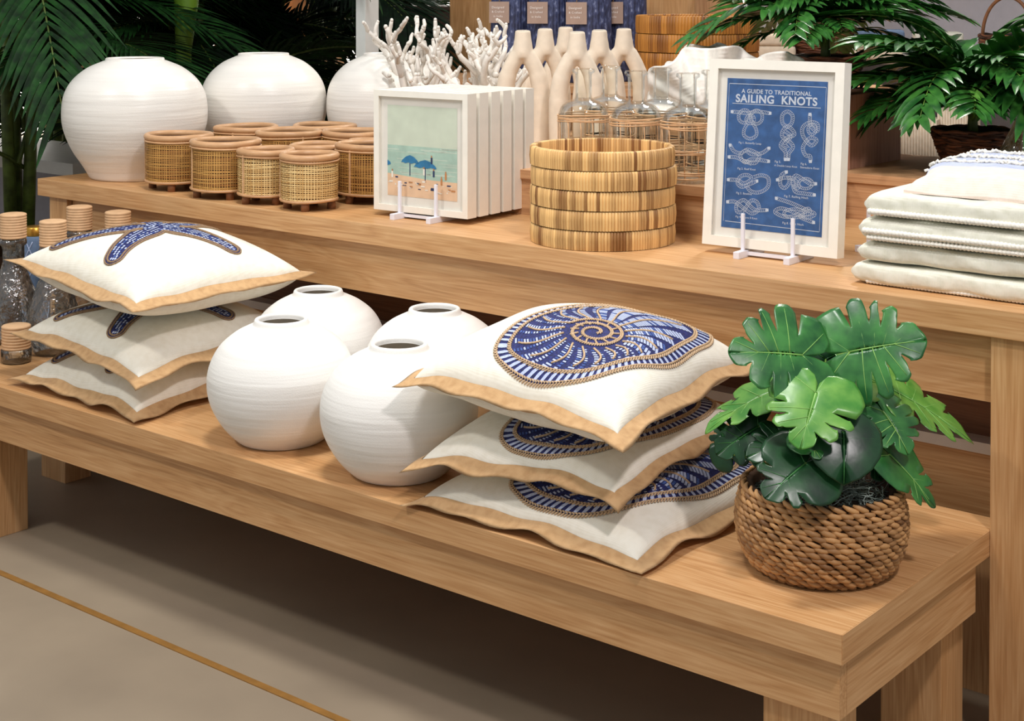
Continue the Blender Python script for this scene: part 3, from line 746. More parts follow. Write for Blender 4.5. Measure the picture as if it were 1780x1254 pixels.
# the knots print
W, H_, T_ = .298, .380, .032
yaw = math.atan2(.013, .298)
o = thing('picture_frame', ((-1.6616-1.3636)/2-math.sin(yaw)*T_/2, (2.6534+2.6664)/2+math.cos(yaw)*T_/2, .7755), 'large white framed blue sailing knots print on an easel', 'picture frame', yaw)
o.rotation_euler = (math.radians(-5), 0, yaw)
frame_parts(o, W, H_, T_, .0195)
y = -T_/2+.0085
pr = MB().box(-.111, .111, y-.0004, y+.001, .0375, .3415).build('print', M['print_blue'], o, smooth=False)
def pc(px, py):
    u = (px-(172-10*(py-150)/840))/568; v = (py-150-22*u)/(840+32*u)
    return (-.111+.222*u, .3415-.304*v)
def text(body, px, py, width, par, bold=0.0, mat='print_white'):
    c = bpy.data.curves.new('lettering', 'FONT'); c.body = body; c.align_x = 'CENTER'; c.offset = bold; c.space_character = 1.08
    q = bpy.data.objects.new('lettering', c); COL.objects.link(q); bpy.context.view_layer.update()
    me = bpy.data.meshes.new_from_object(q); wd = q.dimensions.x or 1; bpy.data.objects.remove(q)
    q = bpy.data.objects.new('lettering', me); COL.objects.link(q); me.materials.clear(); me.materials.append(M[mat])
    s_ = width/wd; x, z = pc(px, py) if par is pr else (px, py)
    q.scale = (s_, s_, s_); q.rotation_euler = (PI/2, 0, 0); q.location = (x, (y-.0009) if par is pr else -.0022, z); q.parent = par
    return q
def ptx(body, px, py, wpx, bold=0): return text(body, px, py, wpx/568*.222, pr, bold)
ptx('A GUIDE TO TRADITIONAL', 455, 243, 396, .02); ptx('SAILING  KNOTS', 455, 296, 462, .03)
for body, px, py, wpx in [('Fig 1. Butterfly Loop', 315, 524, 130), ('Fig 2. Reef Knot', 300, 670, 105), ('Fig 3. Bowline', 290, 808, 90), ('Fig 4. Figure 8 Knot', 308, 943, 125),
        ('Fig 5.', 477, 628, 34), ('A Double Loop Knot', 522, 652, 128), ('Fig 6.', 622, 640, 34), ('Stevedore Knot', 655, 662, 104), ('Fig 7. Rolling Hitch', 585, 826, 132), ('Fig 8. Cleat Hitch', 572, 976, 116)]:
    ptx(body, px, py, wpx, .01)
m = MB(); yy = y-.0009
def pl(pts, w_):
    q = [pc(*p) for p in pts]; vs = []; n = len(q)
    for i in range(n):
        a = q[max(0, i-1)]; b_ = q[min(n-1, i+1)]; dx, dz = b_[0]-a[0], b_[1]-a[1]; l = math.hypot(dx, dz) or 1
        vs += [(q[i][0]-dz/l*w_, yy, q[i][1]+dx/l*w_), (q[i][0]+dz/l*w_, yy, q[i][1]-dx/l*w_)]
    m.add(vs, [(2*i, 2*i+1, 2*i+3, 2*i+2) for i in range(n-1)])
for ln in ([(186, 181), (732, 203)], [(206, 293), (706, 320)], [(186, 957), (716, 1014)]): pl(ln, .0006)
for ln in ([(184, 181), (175, 957)], [(733, 203), (718, 1014)]): pl(ln, .0003)
m.build('ruled_line', M['print_white'], pr, smooth=False)
def rope(pts, closed=False, wd=9, ends=(1, 1)):
    q = catmull(pts, closed, 8); q = resample(q, max(8, int(sum(math.hypot(q[i+1][0]-q[i][0], q[i+1][1]-q[i][1]) for i in range(len(q)-1))/5)), closed)
    if closed: q = q+[q[0]]
    n = len(q)
    for s_ in (-1, 1):
        e = []
        for i in range(n):
            a = q[max(0, i-1)]; b_ = q[min(n-1, i+1)]; dx, dy = b_[0]-a[0], b_[1]-a[1]; l = math.hypot(dx, dy) or 1
            e.append((q[i][0]-dy/l*wd*s_, q[i][1]+dx/l*wd*s_))
        pl(e, .00035)
    for i in range(1, n-1):
        a = q[i-1]; b_ = q[i+1]; dx, dy = b_[0]-a[0], b_[1]-a[1]; l = math.hypot(dx, dy) or 1; dx /= l; dy /= l
        (i % 2 == 0) and pl([(q[i][0]-dy*wd*.8-dx*3, q[i][1]+dx*wd*.8-dy*3), (q[i][0]+dy*wd*.8+dx*3, q[i][1]-dx*wd*.8+dy*3)], .00038)
    if not closed:
        for k, e in ((0, 0), (1, -1)):
            if ends[k]:
                x_, y_ = q[e]; pl([(x_-8, y_), (x_+8, y_)], .0030)
def circ(cx, cy, rx, ry, a0=0, a1=360, n=12):
    return [(cx+rx*math.cos(math.radians(a0+(a1-a0)*k/n)), cy+ry*math.sin(math.radians(a0+(a1-a0)*k/n))) for k in range(n+1)]
def knot(label, fn):
    global m
    m = MB(); fn(); m.build('knot_drawing', M['print_white'], pr, smooth=False)
def k1():
    rope([(205, 341), (250, 345), (300, 350), (345, 340), (425, 350)]); rope(circ(278, 368, 34, 36), True, 8); rope(circ(348, 372, 34, 38), True, 8)
    rope(circ(312, 385, 24, 24), True, 7); rope([(300, 405), (280, 440), (280, 475), (315, 494), (350, 475), (348, 440), (326, 405)], False, 8, (0, 0))
def k2():
    rope([(200, 530), (225, 565), (265, 575), (300, 556), (345, 570), (372, 590), (350, 630), (310, 625), (270, 615)], ends=(1, 0)); rope([(425, 547), (385, 575), (330, 582), (290, 562), (262, 590), (290, 628), (330, 610), (425, 621)])
    rope([(196, 597), (240, 600), (285, 620), (330, 636)], ends=(1, 0))
def k3():
    rope([(196, 725), (250, 728), (290, 745), (330, 720), (310, 700), (270, 705), (250, 740), (275, 765), (320, 750), (362, 732)]); rope([(300, 755), (330, 790), (380, 795), (425, 765), (425, 715), (385, 700), (340, 712)], ends=(0, 0))
def k4():
    rope([(196, 850), (240, 850), (290, 885), (340, 915), (378, 890), (365, 850), (330, 845), (290, 900), (255, 905), (250, 865), (290, 840), (325, 870), (360, 895), (425, 895)])
def k5():
    rope([(519, 610), (519, 570), (490, 530), (520, 490), (565, 470), (545, 435), (500, 410), (495, 360), (525, 340), (552, 365), (545, 410), (505, 440), (498, 480), (540, 510), (560, 540), (538, 575), (536, 610)])
    rope([(510, 450), (545, 480), (515, 520), (535, 550)], ends=(0, 0))
def k6():
    rope([(648, 355), (650, 400), (660, 430), (690, 450), (690, 410), (650, 400), (610, 430), (615, 480), (660, 530), (688, 500), (650, 490), (615, 540), (630, 585), (655, 590), (658, 620)]); rope(circ(662, 440, 22, 28), True, 7)
def k7():
    rope([(478, 725), (520, 712), (570, 720), (600, 760), (580, 770), (565, 730), (580, 700), (620, 720), (660, 745), (690, 745)]); rope([(527, 680), (500, 700), (495, 750), (520, 770), (545, 740), (540, 700)], ends=(1, 0))
    rope([(565, 745), (580, 790), (630, 800), (685, 808)], ends=(0, 1)); rope(circ(635, 745, 38, 28), True, 7)
def k8():
    rope([(475, 828), (560, 855), (640, 890), (690, 915), (640, 935), (560, 900), (500, 885), (470, 905), (520, 930), (580, 925), (650, 885), (660, 910), (610, 930), (685, 962)]); rope(circ(580, 912, 60, 24), True, 7)
for i, f in enumerate((k1, k2, k3, k4, k5, k6, k7, k8)): knot(i, f)
MB().box(-W/2+.0195, W/2-.0195, -T_/2+.004, -T_/2+.006, .0195, H_-.0195).build('glass_pane', M['pane'], o, smooth=False)
easel(((-1.6616-1.3636)/2+.004, (2.6534+2.6664)/2, TZ), yaw, .055, .075, 'white easel holding the sailing knots print')
easel((-1.36, 2.86, TZ), -.5, .04, .07, 'white easel standing empty behind the folded towels')

# ------------------------------------------------------------------ towels
def folded(name, x0, x1, y0, y1, z0, z1, mat, label, cat, group=None, seed=0, nose=1.0):
    rnd = random.Random(seed); ph = [rnd.uniform(0, 6) for _ in range(6)]
    o = thing(name, ((x0+x1)/2, (y0+y1)/2, z0), label, cat, 0, group)
    cy, hz = (y1-y0)/2, (z1-z0)/2; NX, NS = 90, 44
    def P(i, j):
        x = x0+(x1-x0)*i; q = 2*PI*j
        e = min(1, (i*(x1-x0))/.028); e2 = min(1, ((1-i)*(x1-x0))/.028); e = math.sqrt(max(0, 1-(1-e)**2))*math.sqrt(max(0, 1-(1-e2)**2))
        c, s_ = math.cos(q), math.sin(q)
        yy_ = math.copysign(abs(c)**.22, c)*(cy-.006*(1-e)); zz = math.copysign(abs(s_)**.55, s_)*hz*(.25+.75*e)
        n_ = .0020*math.sin(x*31+ph[0]+c*2)+.0014*math.sin(x*67+ph[1]+s_*3)
        zz += n_*(.5 if s_ > 0 else .2)*1.2
        if abs(zz) > hz: zz = math.copysign(hz, zz)
        return (x-(x0+x1)/2, yy_+n_*.8, hz+zz)
    mm = MB().grid(P, NX, NS); mm.f += [tuple(j*(NX+1) for j in range(NS)), tuple(j*(NX+1)+NX for j in range(NS))[::-1]]; mm.mi += [0, 0]; mm.t += [.5, .5]
    mm.build('cloth', mat, o)
    return o
def beads(o, x0, x1, y, z, r, n, name='braid_trim', zig=.3):
    m = MB()
    for k in range(n):
        x = x0+(x1-x0)*(k+.5)/n; w_ = (x1-x0)/n*.62
        m.tube([(x-w_, y+.0008, z-w_*zig), (x-w_*.4, y-.001, z-w_*zig*.4), (x+w_*.4, y-.001, z+w_*zig*.4), (x+w_, y+.0008, z+w_*zig)], [r*.35, r, r, r*.35], 6)
    m.build(name, M['yarn'], o)
XR = -.52; GT = 'cream folded throws stacked at the table edge'
x_ = [-1.277, -1.266, -1.262, -1.252]; zz_ = [TZ, .801, .839, .885, .930]
lb = ['cream folded throw with a scalloped hem, bottom of the throw stack', 'cream folded throw, third down in the throw stack', 'cream folded throw with two braided lines, second down in the stack', 'cream folded throw with thick rounded fold, topmost plain one of the stack']
ts = []
for i in range(4):
    ts.append(folded('folded_throw', x_[i], XR, 2.545+.004*(i % 2), 2.80, zz_[i], zz_[i+1], M['towel'], lb[i], 'throw', GT, seed=i))
cx = (x_[0]+XR)/2
beads(ts[0], x_[0]+.03-cx, XR-cx, -.1275+.010, .0058, .0045, 110, 'hem')
cx = (x_[2]+XR)/2
beads(ts[2], x_[2]+.012-cx, XR-cx, -.1265, .020, 0.0062, 100); beads(ts[2], x_[2]+.02-cx, XR-cx, -.125, .0085, 0.0056, 100, zig=-.3)
cx = (x_[3]+XR)/2
beads(ts[3], x_[3]+.012-cx, XR-cx, -.1265, .0095, 0.0062, 100)
o = thing('striped_throw', (-.85, 2.75, .930), 'blush and blue striped throw with white tufts laid over the throw stack', 'throw')
m = MB()
def TP(i, j):
    x = -.335+.665*i-.045*j+.012*math.sin(j*9)*(1-i); yv = -.175+.35*j
    e = min(1, i*.665/.05); ef = min(1, j*.35/.04); eb = min(1, (1-j)*.35/.03)
    z = .004+.032*math.sqrt(max(0, 1-(1-e)**2))*math.sqrt(max(0, 1-(1-ef)**2))*math.sqrt(max(0, 1-(1-eb)**2))+.016*j
    z += .002*math.sin(x*30+j*4)
    return (x, yv, z)
for j0, j1, mt in [(0, .36, 0), (.36, .50, 1), (.50, .54, 2), (.54, .66, 1), (.66, .70, 2), (.70, .84, 1), (.84, .87, 2), (.87, 1, 1)]:
    m.grid(lambda i, j: TP(i, j0+(j1-j0)*j), 60, 6, mt)
m.grid(lambda i, j: (TP(0, i)[0]*1, TP(0, i)[1], TP(0, i)[2]*(1-j)), 40, 2, 0); m.grid(lambda i, j: (TP(i, 0)[0], TP(i, 0)[1], TP(i, 0)[2]*(1-j)), 60, 2, 0); m.grid(lambda i, j: (TP(i, 1)[0], TP(i, 1)[1], TP(i, 1)[2]*(1-j)), 60, 2, 1)
m.build('cloth', [M['towel_pink'], M['towel_blue'], M['towel']], o)
rnd = random.Random(9)
for jl in (.50, .66, .84, .99):
    m = MB()
    for k in range(90):
        i = k/90+rnd.uniform(0, .008); p = Vector(TP(i, min(1, jl+rnd.uniform(-.012, .012)))); d = Vector((rnd.uniform(.004, .010), rnd.uniform(-.004, .004), 0))
        m.tube([p-d, p+Vector((0, 0, rnd.uniform(.002, .006))), p+d], .0028, 5)
    m.build('tuft_row', M['yarn'], o)

# ------------------------------------------------------------------ wrapped glass bottles
def make_bottle(loc, label):
    o = thing('glass_bottle', loc, label, 'bottle', 0, 'cane wrapped clear glass bottles')
    pr_ = [(0, .002), (.05, 0), (.057, .004), (.0595, .012), (.0595, .125)]+smooth_prof([(.0595, .128), (.058, .142), (.051, .156), (.038, .165), (.025, .1695), (.0203, .175), (.0198, .186)], 4)+[(.0195, .228), (.0215, .231), (.0265, .234), (.0275, .2385), (.025, .2425), (.019, .243), (.0165, .240), (.0165, .188)]+[(.0175, .174), (.024, .1665), (.037, .162), (.049, .153), (.0555, .140), (.0565, .124), (.0565, .014), (.04, .008), (0, .012)]
    MB().lathe(pr_, 64).build('glass_body', M['glass'], o)
    rnd = random.Random(2)
    for zs in ((.120, .124, .129, .134), (.064, .069, .074), (.012, .018, .025)):
        m = MB()
        for z in zs:
            ring = [(.0612*math.cos(q), .0612*math.sin(q), z+.0014*math.sin(2*q+z*400)) for q in [2*PI*k/48 for k in range(48)]]
            m.tube(ring, .0016, 6, closed=True)
        m.build('cane_band', M['wrap'], o)
    for k in range(12):
        q = 2*PI*k/12+rnd.uniform(-.06, .06)
        MB().tube([(.0606*math.cos(q+.03*math.sin(z*90)), .0606*math.sin(q+.03*math.sin(z*90)), z) for z in (.010, .04, .07, .1, .130)], .0013, 6).build('cane_upright', M['wrap'], o)
    return o
b0 = make_bottle((-2.137, 2.888, RZ), 'cane wrapped clear bottle nearest the looped stone vases, front row')
for x, y, l in [(-1.986, 2.888, 'cane wrapped clear bottle in the middle of the front row, behind the tray stack'), (-1.842, 2.882, 'cane wrapped clear bottle beside the sailing print, front row'),
        (-2.166, 3.035, 'cane wrapped clear bottle in the rear row between the first two front bottles'), (-2.015, 3.035, 'cane wrapped clear bottle in the rear row near the white shell pieces'), (-1.868, 3.03, 'cane wrapped clear bottle in the rear row, nearly hidden by the sailing print')]:
    copy_tree(b0, (x, y, RZ), (x*7) % 6, l)

# ------------------------------------------------------------------ looped stone vases
def fused(name, m, mat, voxel=.0035, sm=16):
    me = m.mesh('tmp', [mat]); q = bpy.data.objects.new('tmp', me); COL.objects.link(q)
    r = q.modifiers.new('r', 'REMESH'); r.mode = 'VOXEL'; r.voxel_size = voxel; r.use_smooth_shade = True
    s_ = q.modifiers.new('s', 'SMOOTH'); s_.iterations = sm; s_.factor = .5
    dg = bpy.context.evaluated_depsgraph_get(); bpy.context.view_layer.update()
    out = bpy.data.meshes.new_from_object(q.evaluated_get(bpy.context.evaluated_depsgraph_get())); bpy.data.objects.remove(q)
    out.name = name; out.materials.clear(); out.materials.append(mat); out.polygons.foreach_set('use_smooth', [True]*len(out.polygons)); return out
m = MB()
for s_ in (-1, 1):
    path = catmull([(s_*.046, 0, .001), (s_*.049, 0, .05), (s_*.050, 0, .105), (s_*.048, 0, .155), (s_*.038, 0, .205), (s_*.014, 0, .252)], False, 5)
    m.tube(path, [.0255]*14+[.0245]*6+[.0225]*6, 20)
m.tube([(0, 0, .243), (0, 0, .258), (0, 0, .277), (0, 0, .297), (0, 0, .319)], [.026, .0285, .0265, .023, .021], 24)
lm = fused('looped_vase', m, M['stoneware'])
def looped(loc, rz, label):
    o = thing('looped_vase', loc, label, 'vase', rz, 'cream looped stone vases on the riser')
    q = bpy.data.objects.new('body', lm); COL.objects.link(q); q.parent = o
    MB().lathe([(.0, .3195), (.013, .3195), (.0175, .3192)], 24).build('mouth', M['dark_in'], o)
    return o
for x, y, rz, l in [(-2.572, 3.20, .62, 'cream looped stone vase beside the blue vases, leftmost in front'), (-2.389, 3.20, .62, 'cream looped stone vase just behind the glass bottles, front pair'),
        (-2.640, 3.385, .9, 'cream looped stone vase behind the leftmost one, turned sideways'), (-2.70, 3.56, .5, 'cream looped stone vase farthest back between the front pair'),
        (-2.440, 3.37, .85, 'cream looped stone vase behind the second front one'), (-2.47, 3.53, .6, 'cream looped stone vase nearest the rear amber trays')]:
    looped((x, y, RZ), rz, l)

# ------------------------------------------------------------------ ribbed blue vases with tags
def blue_vase(loc, label, tagged=True, n=44):
    o = thing('ribbed_vase', loc, label, 'vase', YAW, 'ribbed dark blue vases on the rear riser')
    prof = [(0, 0), (.070, 0), (.0735, .004), (.0735, .06), (.0715, .16), (.069, .28), (.066, .38), (.05, .43), (.034, .45), (.034, .48), (.03, .48), (.03, .44)]
    MB().lathe(prof, n*4, fn=lambda q, z: 1+.022*abs(math.sin(q*n/2))).build('body', M['blue_rib'], o)
    if tagged:
        tg = MB().box(-.033, .033, -.0012, 0, -.035, .035, bev=.0005).build('paper_tag', M['tagp'], o, smooth=False)
        tg.location = (-.044, -.078, .222); tg.rotation_euler = (0, 0, 0)
        for ln, z, w_ in (('Designed', .013, .040), ('& Crafted', -.001, .040), ('in India', -.016, .030)): text(ln, -.004, z, w_, tg, .01, 'tagt')
        MB().tube([(-.044, -.079, .256), (-.03, -.0735, .32), (-.02, -.066, .40), (0, -.036, .452)], .001, 5).build('tag_string', M['string'], o)
    return o
for (px, l) in ((891, 'ribbed dark blue vase with a card tag, beside the white coral'), (957, 'ribbed dark blue vase with a card tag, second from the coral'), (1024, 'ribbed dark blue vase with a card tag, behind the looped vases centre'), (1088, 'ribbed dark blue vase closest to the rear amber trays')):
    p = at(px, 30, 1); d = p-Vector((0, 0, EYE)); k = 3.92/d.y
    blue_vase((d.x*k*(1.04 if px == 1088 else 1), 3.92+(.15 if px == 1088 else 0), 1.0), l)

# ------------------------------------------------------------------ coral
def coral(loc, label, seed, h=.33, spread=.11, rz=0):
    rnd = random.Random(seed); m = MB()
    def branch(p, d, L_, r, depth):
        pts = [p]; n = 5; dd = d.copy()
        for k in range(n):
            dd = (dd+Vector((rnd.uniform(-.38, .38), rnd.uniform(-.38, .38), rnd.uniform(-.04, .20)))).normalized()
            q = pts[-1]+dd*L_/n
            if q.z < .012: q.z = .012
            pts.append(q)
        rr = [r*(1-.20*k/n)*(1+.08*math.sin(k*2.3)) for k in range(n+1)]
        m.tube(pts, rr, 9)
        e = pts[-1]; m.tube([e-dd*r*.2, e+dd*r*.5, e+dd*r*.85], [rr[-1]*1.05, rr[-1]*.95, rr[-1]*.4], 9)
        if depth <= 0: return
        for k in ([2, 4, 5] if depth > 1 else [3, 5]):
            if rnd.random() < .9:
                ax = Vector((rnd.uniform(-1, 1), rnd.uniform(-1, 1), rnd.uniform(-.1, .2))).normalized()
                nd = (dd*.75+ax*.8+Vector((0, 0, .25))).normalized(); branch(pts[k], nd, L_*rnd.uniform(.42, .66), max(.0062, rr[k]*.88), depth-1)
    for k in range(7):
        a = 2*PI*k/7+rnd.uniform(-.3, .3); t = .35 if k % 2 else .9
        branch(Vector((.02*math.cos(a), .02*math.sin(a), .012)), Vector((t*math.cos(a), t*math.sin(a), 1)).normalized(), h*(.50 if k % 2 else .34), .0135, 3 if k % 2 else 2)
    me = m.mesh('coral', [M['coral']]); zm = max(v.co.z for v in me.vertices)
    o = bpy.data.objects.new('coral_sculpture', me); COL.objects.link(o); o.location = loc; o.scale = (1, 1, h/zm); o.rotation_euler = (0, 0, rz)
    return tag(o, label, 'coral sculpture', 'white branching coral pieces')
coral((-2.965, 3.215, RZ), 'white branching coral piece beside the third wide vase', 3, .355)
coral((-2.83, 3.42, RZ), 'white branching coral piece in the middle, over the framed prints', 8, .345)
coral((-2.735, 3.25, RZ), 'white branching coral piece next to the blue vases', 12, .350)

# ------------------------------------------------------------------ ruffled shell pieces
def shell_piece(loc, rz, R, label, seed, tilt=.15):
    rnd = random.Random(seed); ph = rnd.uniform(0, 6); m = MB(); NA, NR = 110, 34
    def P(i, j):
        a = math.radians(-12+204*i); f = .06+.94*j
        edge = 1+.08*math.sin(a*4+ph)+.05*math.sin(a*10+ph*2)
        r_ = R*f*edge; ruf = (f**2.2)*(.036*math.sin(a*5.6+ph)+.020*math.sin(a*13+ph*1.6))*R/.15
        yv = .10*R/.15*(f**1.6)*.6-.03+ruf+.0016*math.sin(f*95)
        return (r_*math.cos(a), yv*1.0, .012+max(0, r_*math.sin(a)+.03))
    m.grid(P, NA, NR)
    me = m.mesh('shell', [M['coral']]); o = bpy.data.objects.new('shell_sculpture', me); COL.objects.link(o); o.location = loc; o.rotation_euler = (tilt, 0, rz)
    md = o.modifiers.new('t', 'SOLIDIFY'); md.thickness = .004
    return tag(o, label, 'shell sculpture', 'white ruffled shell pieces')
stz = RZ
for q in ((-2.105, 3.40, .62, .150, 'white ruffled shell piece nearest the looped stone vases', 1), (-1.975, 3.19, .55, .155, 'white ruffled shell piece in the centre, above the sailing print corner', 5), (-1.83, 3.235, .75, .125, 'white ruffled shell piece nearest the palm basket', 9)):
    tp = {1: 1.155, 5: 1.168, 9: 1.150}[q[5]]
    st = thing('shell_stand', (q[0], q[1], RZ), q[4].replace('white ruffled shell piece', 'small white stand under the shell piece'), 'stand')
    hh = tp-RZ-q[3]*1.07-.04
    MB().lathe([(0, 0), (.04, 0), (.042, .004), (.012, .012), (.010, hh), (0, hh)], 24).build('post', M['coral'], st)
    shell_piece((q[0], q[1], RZ+hh), q[2], q[3], q[4], q[5])

# ------------------------------------------------------------------ glass bottles with ribbed sleeves, left end
def sleeve_bottle(loc, label, k):
    o = thing('crackle_bottle', loc, label, 'bottle', k, 'crackle glass bottles with ribbed tan sleeves')
    pf = smooth_prof([(.045, 0), (.058, .02), (.064, .06), (.058, .12), (.040, .175), (.029, .205), (.027, .235), (.028, .255), (.034, .262), (.034, .272), (.030, .277)], 4)
    MB().lathe([(0, .0)]+pf, 48, fn=lambda q, z: 1+.02*math.sin(q*7+z*60)+.012*math.sin(q*11-z*110)).build('glass_body', M['glass_crackle'], o)
    prof = []
    for i in range(9):
        z = .278+.0072*i; prof += [(.0325, z), (.0338, z+.0018), (.0338, z+.0048), (.0325, z+.0066)]
    MB().lathe([(.0, .277)]+prof+[(.028, .3435), (0, .341)], 40).build('ribbed_sleeve', M['sleeve'], o)
    return o
for k, (px, yt, D, l) in enumerate([(23, 368, 3.95, 'crackle glass bottle with tan ribbed top, nearest the pillow tip'), (92, 380, 3.83, 'crackle glass bottle with tan ribbed top, lowest of the four'),
        (138, 355, 4.08, 'crackle glass bottle with tan ribbed top, tallest behind the starfish pillows'), (205, 364, 3.99, 'crackle glass bottle with tan ribbed top, closest to the table apron')]):
    p = at(px, yt+3, D); sleeve_bottle((p.x, p.y, BZ), l, k).scale = (1, 1, (p.z-BZ)/.3435)
def jar(loc, label):
    o = thing('candle_jar', loc, label, 'candle jar', 0, 'short glass jars with ribbed tan sleeves')
    MB().lathe([(0, 0), (.033, 0), (.036, .004), (.037, .03), (.036, .034), (0, .034)], 32).build('glass_foot', M['glass_crackle'], o)
    prof = []
    for i in range(8): z = .034+.0072*i; prof += [(.0335, z), (.0350, z+.0018), (.0350, z+.0048), (.0335, z+.0066)]
    MB().lathe([(0, .034)]+prof+[(.03, .092), (0, .090)], 32).build('ribbed_sleeve', M['sleeve'], o)
jar((-3.405, 2.06, BZ), 'short glass jar with tan ribbed sleeve, partly outside the picture'); jar((-3.300, 2.115, BZ), 'short glass jar with tan ribbed sleeve, touching the starfish pillows')
o = thing('patterned_jar', (-3.567, 2.345, BZ), 'slate blue patterned jar with gold lid behind the crackle bottles', 'jar')
MB().lathe([(0, 0), (.032, 0), (.034, .004), (.034, .245), (.030, .256), (0, .258)], 32).build('body', M['slate'], o)
m = MB()
for k in range(6):
    for s_ in (-1, 1):
        m.tube([(.0345*math.cos(2*PI*k/6+s_*z*14), .0345*math.sin(2*PI*k/6+s_*z*14), z) for z in [i*.24/30+.004 for i in range(31)]], .0013, 4)
m.build('lattice_pattern', M['paleblue'], o)
MB().lathe([(0, .256), (.026, .256), (.027, .26), (.027, .278), (.024, .281), (0, .281)], 32).build('lid', M['brass'], o)

# ------------------------------------------------------------------ monstera in a seagrass basket
def basket(o, prof, rows, cols, r, mat, seed, inside=None, thick=1.0):
    rnd = random.Random(seed); m = MB(); H_ = prof[-1][1]
    def R_(z):
        for i in range(len(prof)-1):
            if prof[i][1] <= z <= prof[i+1][1]:
                f = (z-prof[i][1])/max(1e-6, prof[i+1][1]-prof[i][1]); return prof[i][0]+(prof[i+1][0]-prof[i][0])*f
        return prof[-1][0]
    for j in range(rows):
        z = r*.8+(H_-r*1.2)*j/(rows-1); ph = (j % 2)*.5; base_t = rnd.uniform(.3, .7)
        for k in range(cols):
            q0 = 2*PI*(k+ph+rnd.uniform(-.12, .12))/cols; dq = 2*PI/cols*.78; rr = R_(z); sl = -r*(1.15 if j % 2 else .75)*(1 if j < rows-1 else 1.3)
            pts = []
            for t in (-1, -.5, 0, .5, 1):
                q = q0+dq*t*.92; b_ = (.0022, .0010, -.0040)[int(abs(t)*2)]
                pts.append(((rr+b_)*math.cos(q), (rr+b_)*math.sin(q), max(r*.5, z+sl*t*.6+rnd.uniform(-.0006, .0006))))
            rad = r*rnd.uniform(.56, .74)*thick
            m.tube(pts, [rad*.5, rad*.95, rad, rad*.9, rad*.5], 6, tint=min(1, max(0, base_t*.4+rnd.betavariate(2, 2)*.7)))
    m.build('woven_wall', M[mat], o, tint=True)
    P_ = [(0, .003)]+[(x-.004, z+(.003 if i == 0 else 0)) for i, (x, z) in enumerate(prof)]+[(prof[-1][0]-.014, prof[-1][1]-.002), (prof[-1][0]-.014, prof[-1][1]-.03), (0, prof[-1][1]-.03)]
    MB().lathe(P_, 48).build('inner_wall', M['seagrass_dark'], o)
pot = thing('potted_monstera', (-1.139, 2.176, BZ), 'green monstera plant in a round seagrass basket on the bench end', 'potted plant')
PZ = Vector((-1.139, 2.176, BZ))
prof = smooth_prof([(.092, 0), (.112, .012), (.126, .040), (.1315, .070), (.130, .098), (.124, .122), (.122, .132)], 4)
basket(pot, prof, 16, 40, .0066, 'seagrass', 4)
rnd = random.Random(11); m = MB()
for k in range(420):
    a = rnd.uniform(0, 2*PI); R_ = .108*math.sqrt(rnd.random()); p = Vector((R_*math.cos(a), R_*math.sin(a), .110+.018*(1-(R_/.11)**2)+rnd.uniform(-.004, .008))); d = Vector((rnd.uniform(-1, 1), rnd.uniform(-1, 1), rnd.uniform(-.2, .3))).normalized(); pts = [p]
    for s_ in range(7):
        d = (d+Vector((rnd.uniform(-.7, .7), rnd.uniform(-.7, .7), rnd.uniform(-.3, .3)))).normalized(); q = pts[-1]+d*.0075
        if math.hypot(q.x, q.y) > .112: break
        q.z = max(.104, min(.138, q.z)); pts.append(q)
    if len(pts) > 2: m.tube(pts, .0009, 3, tint=rnd.random())
m.build('moss', M['moss'], pot, tint=True)
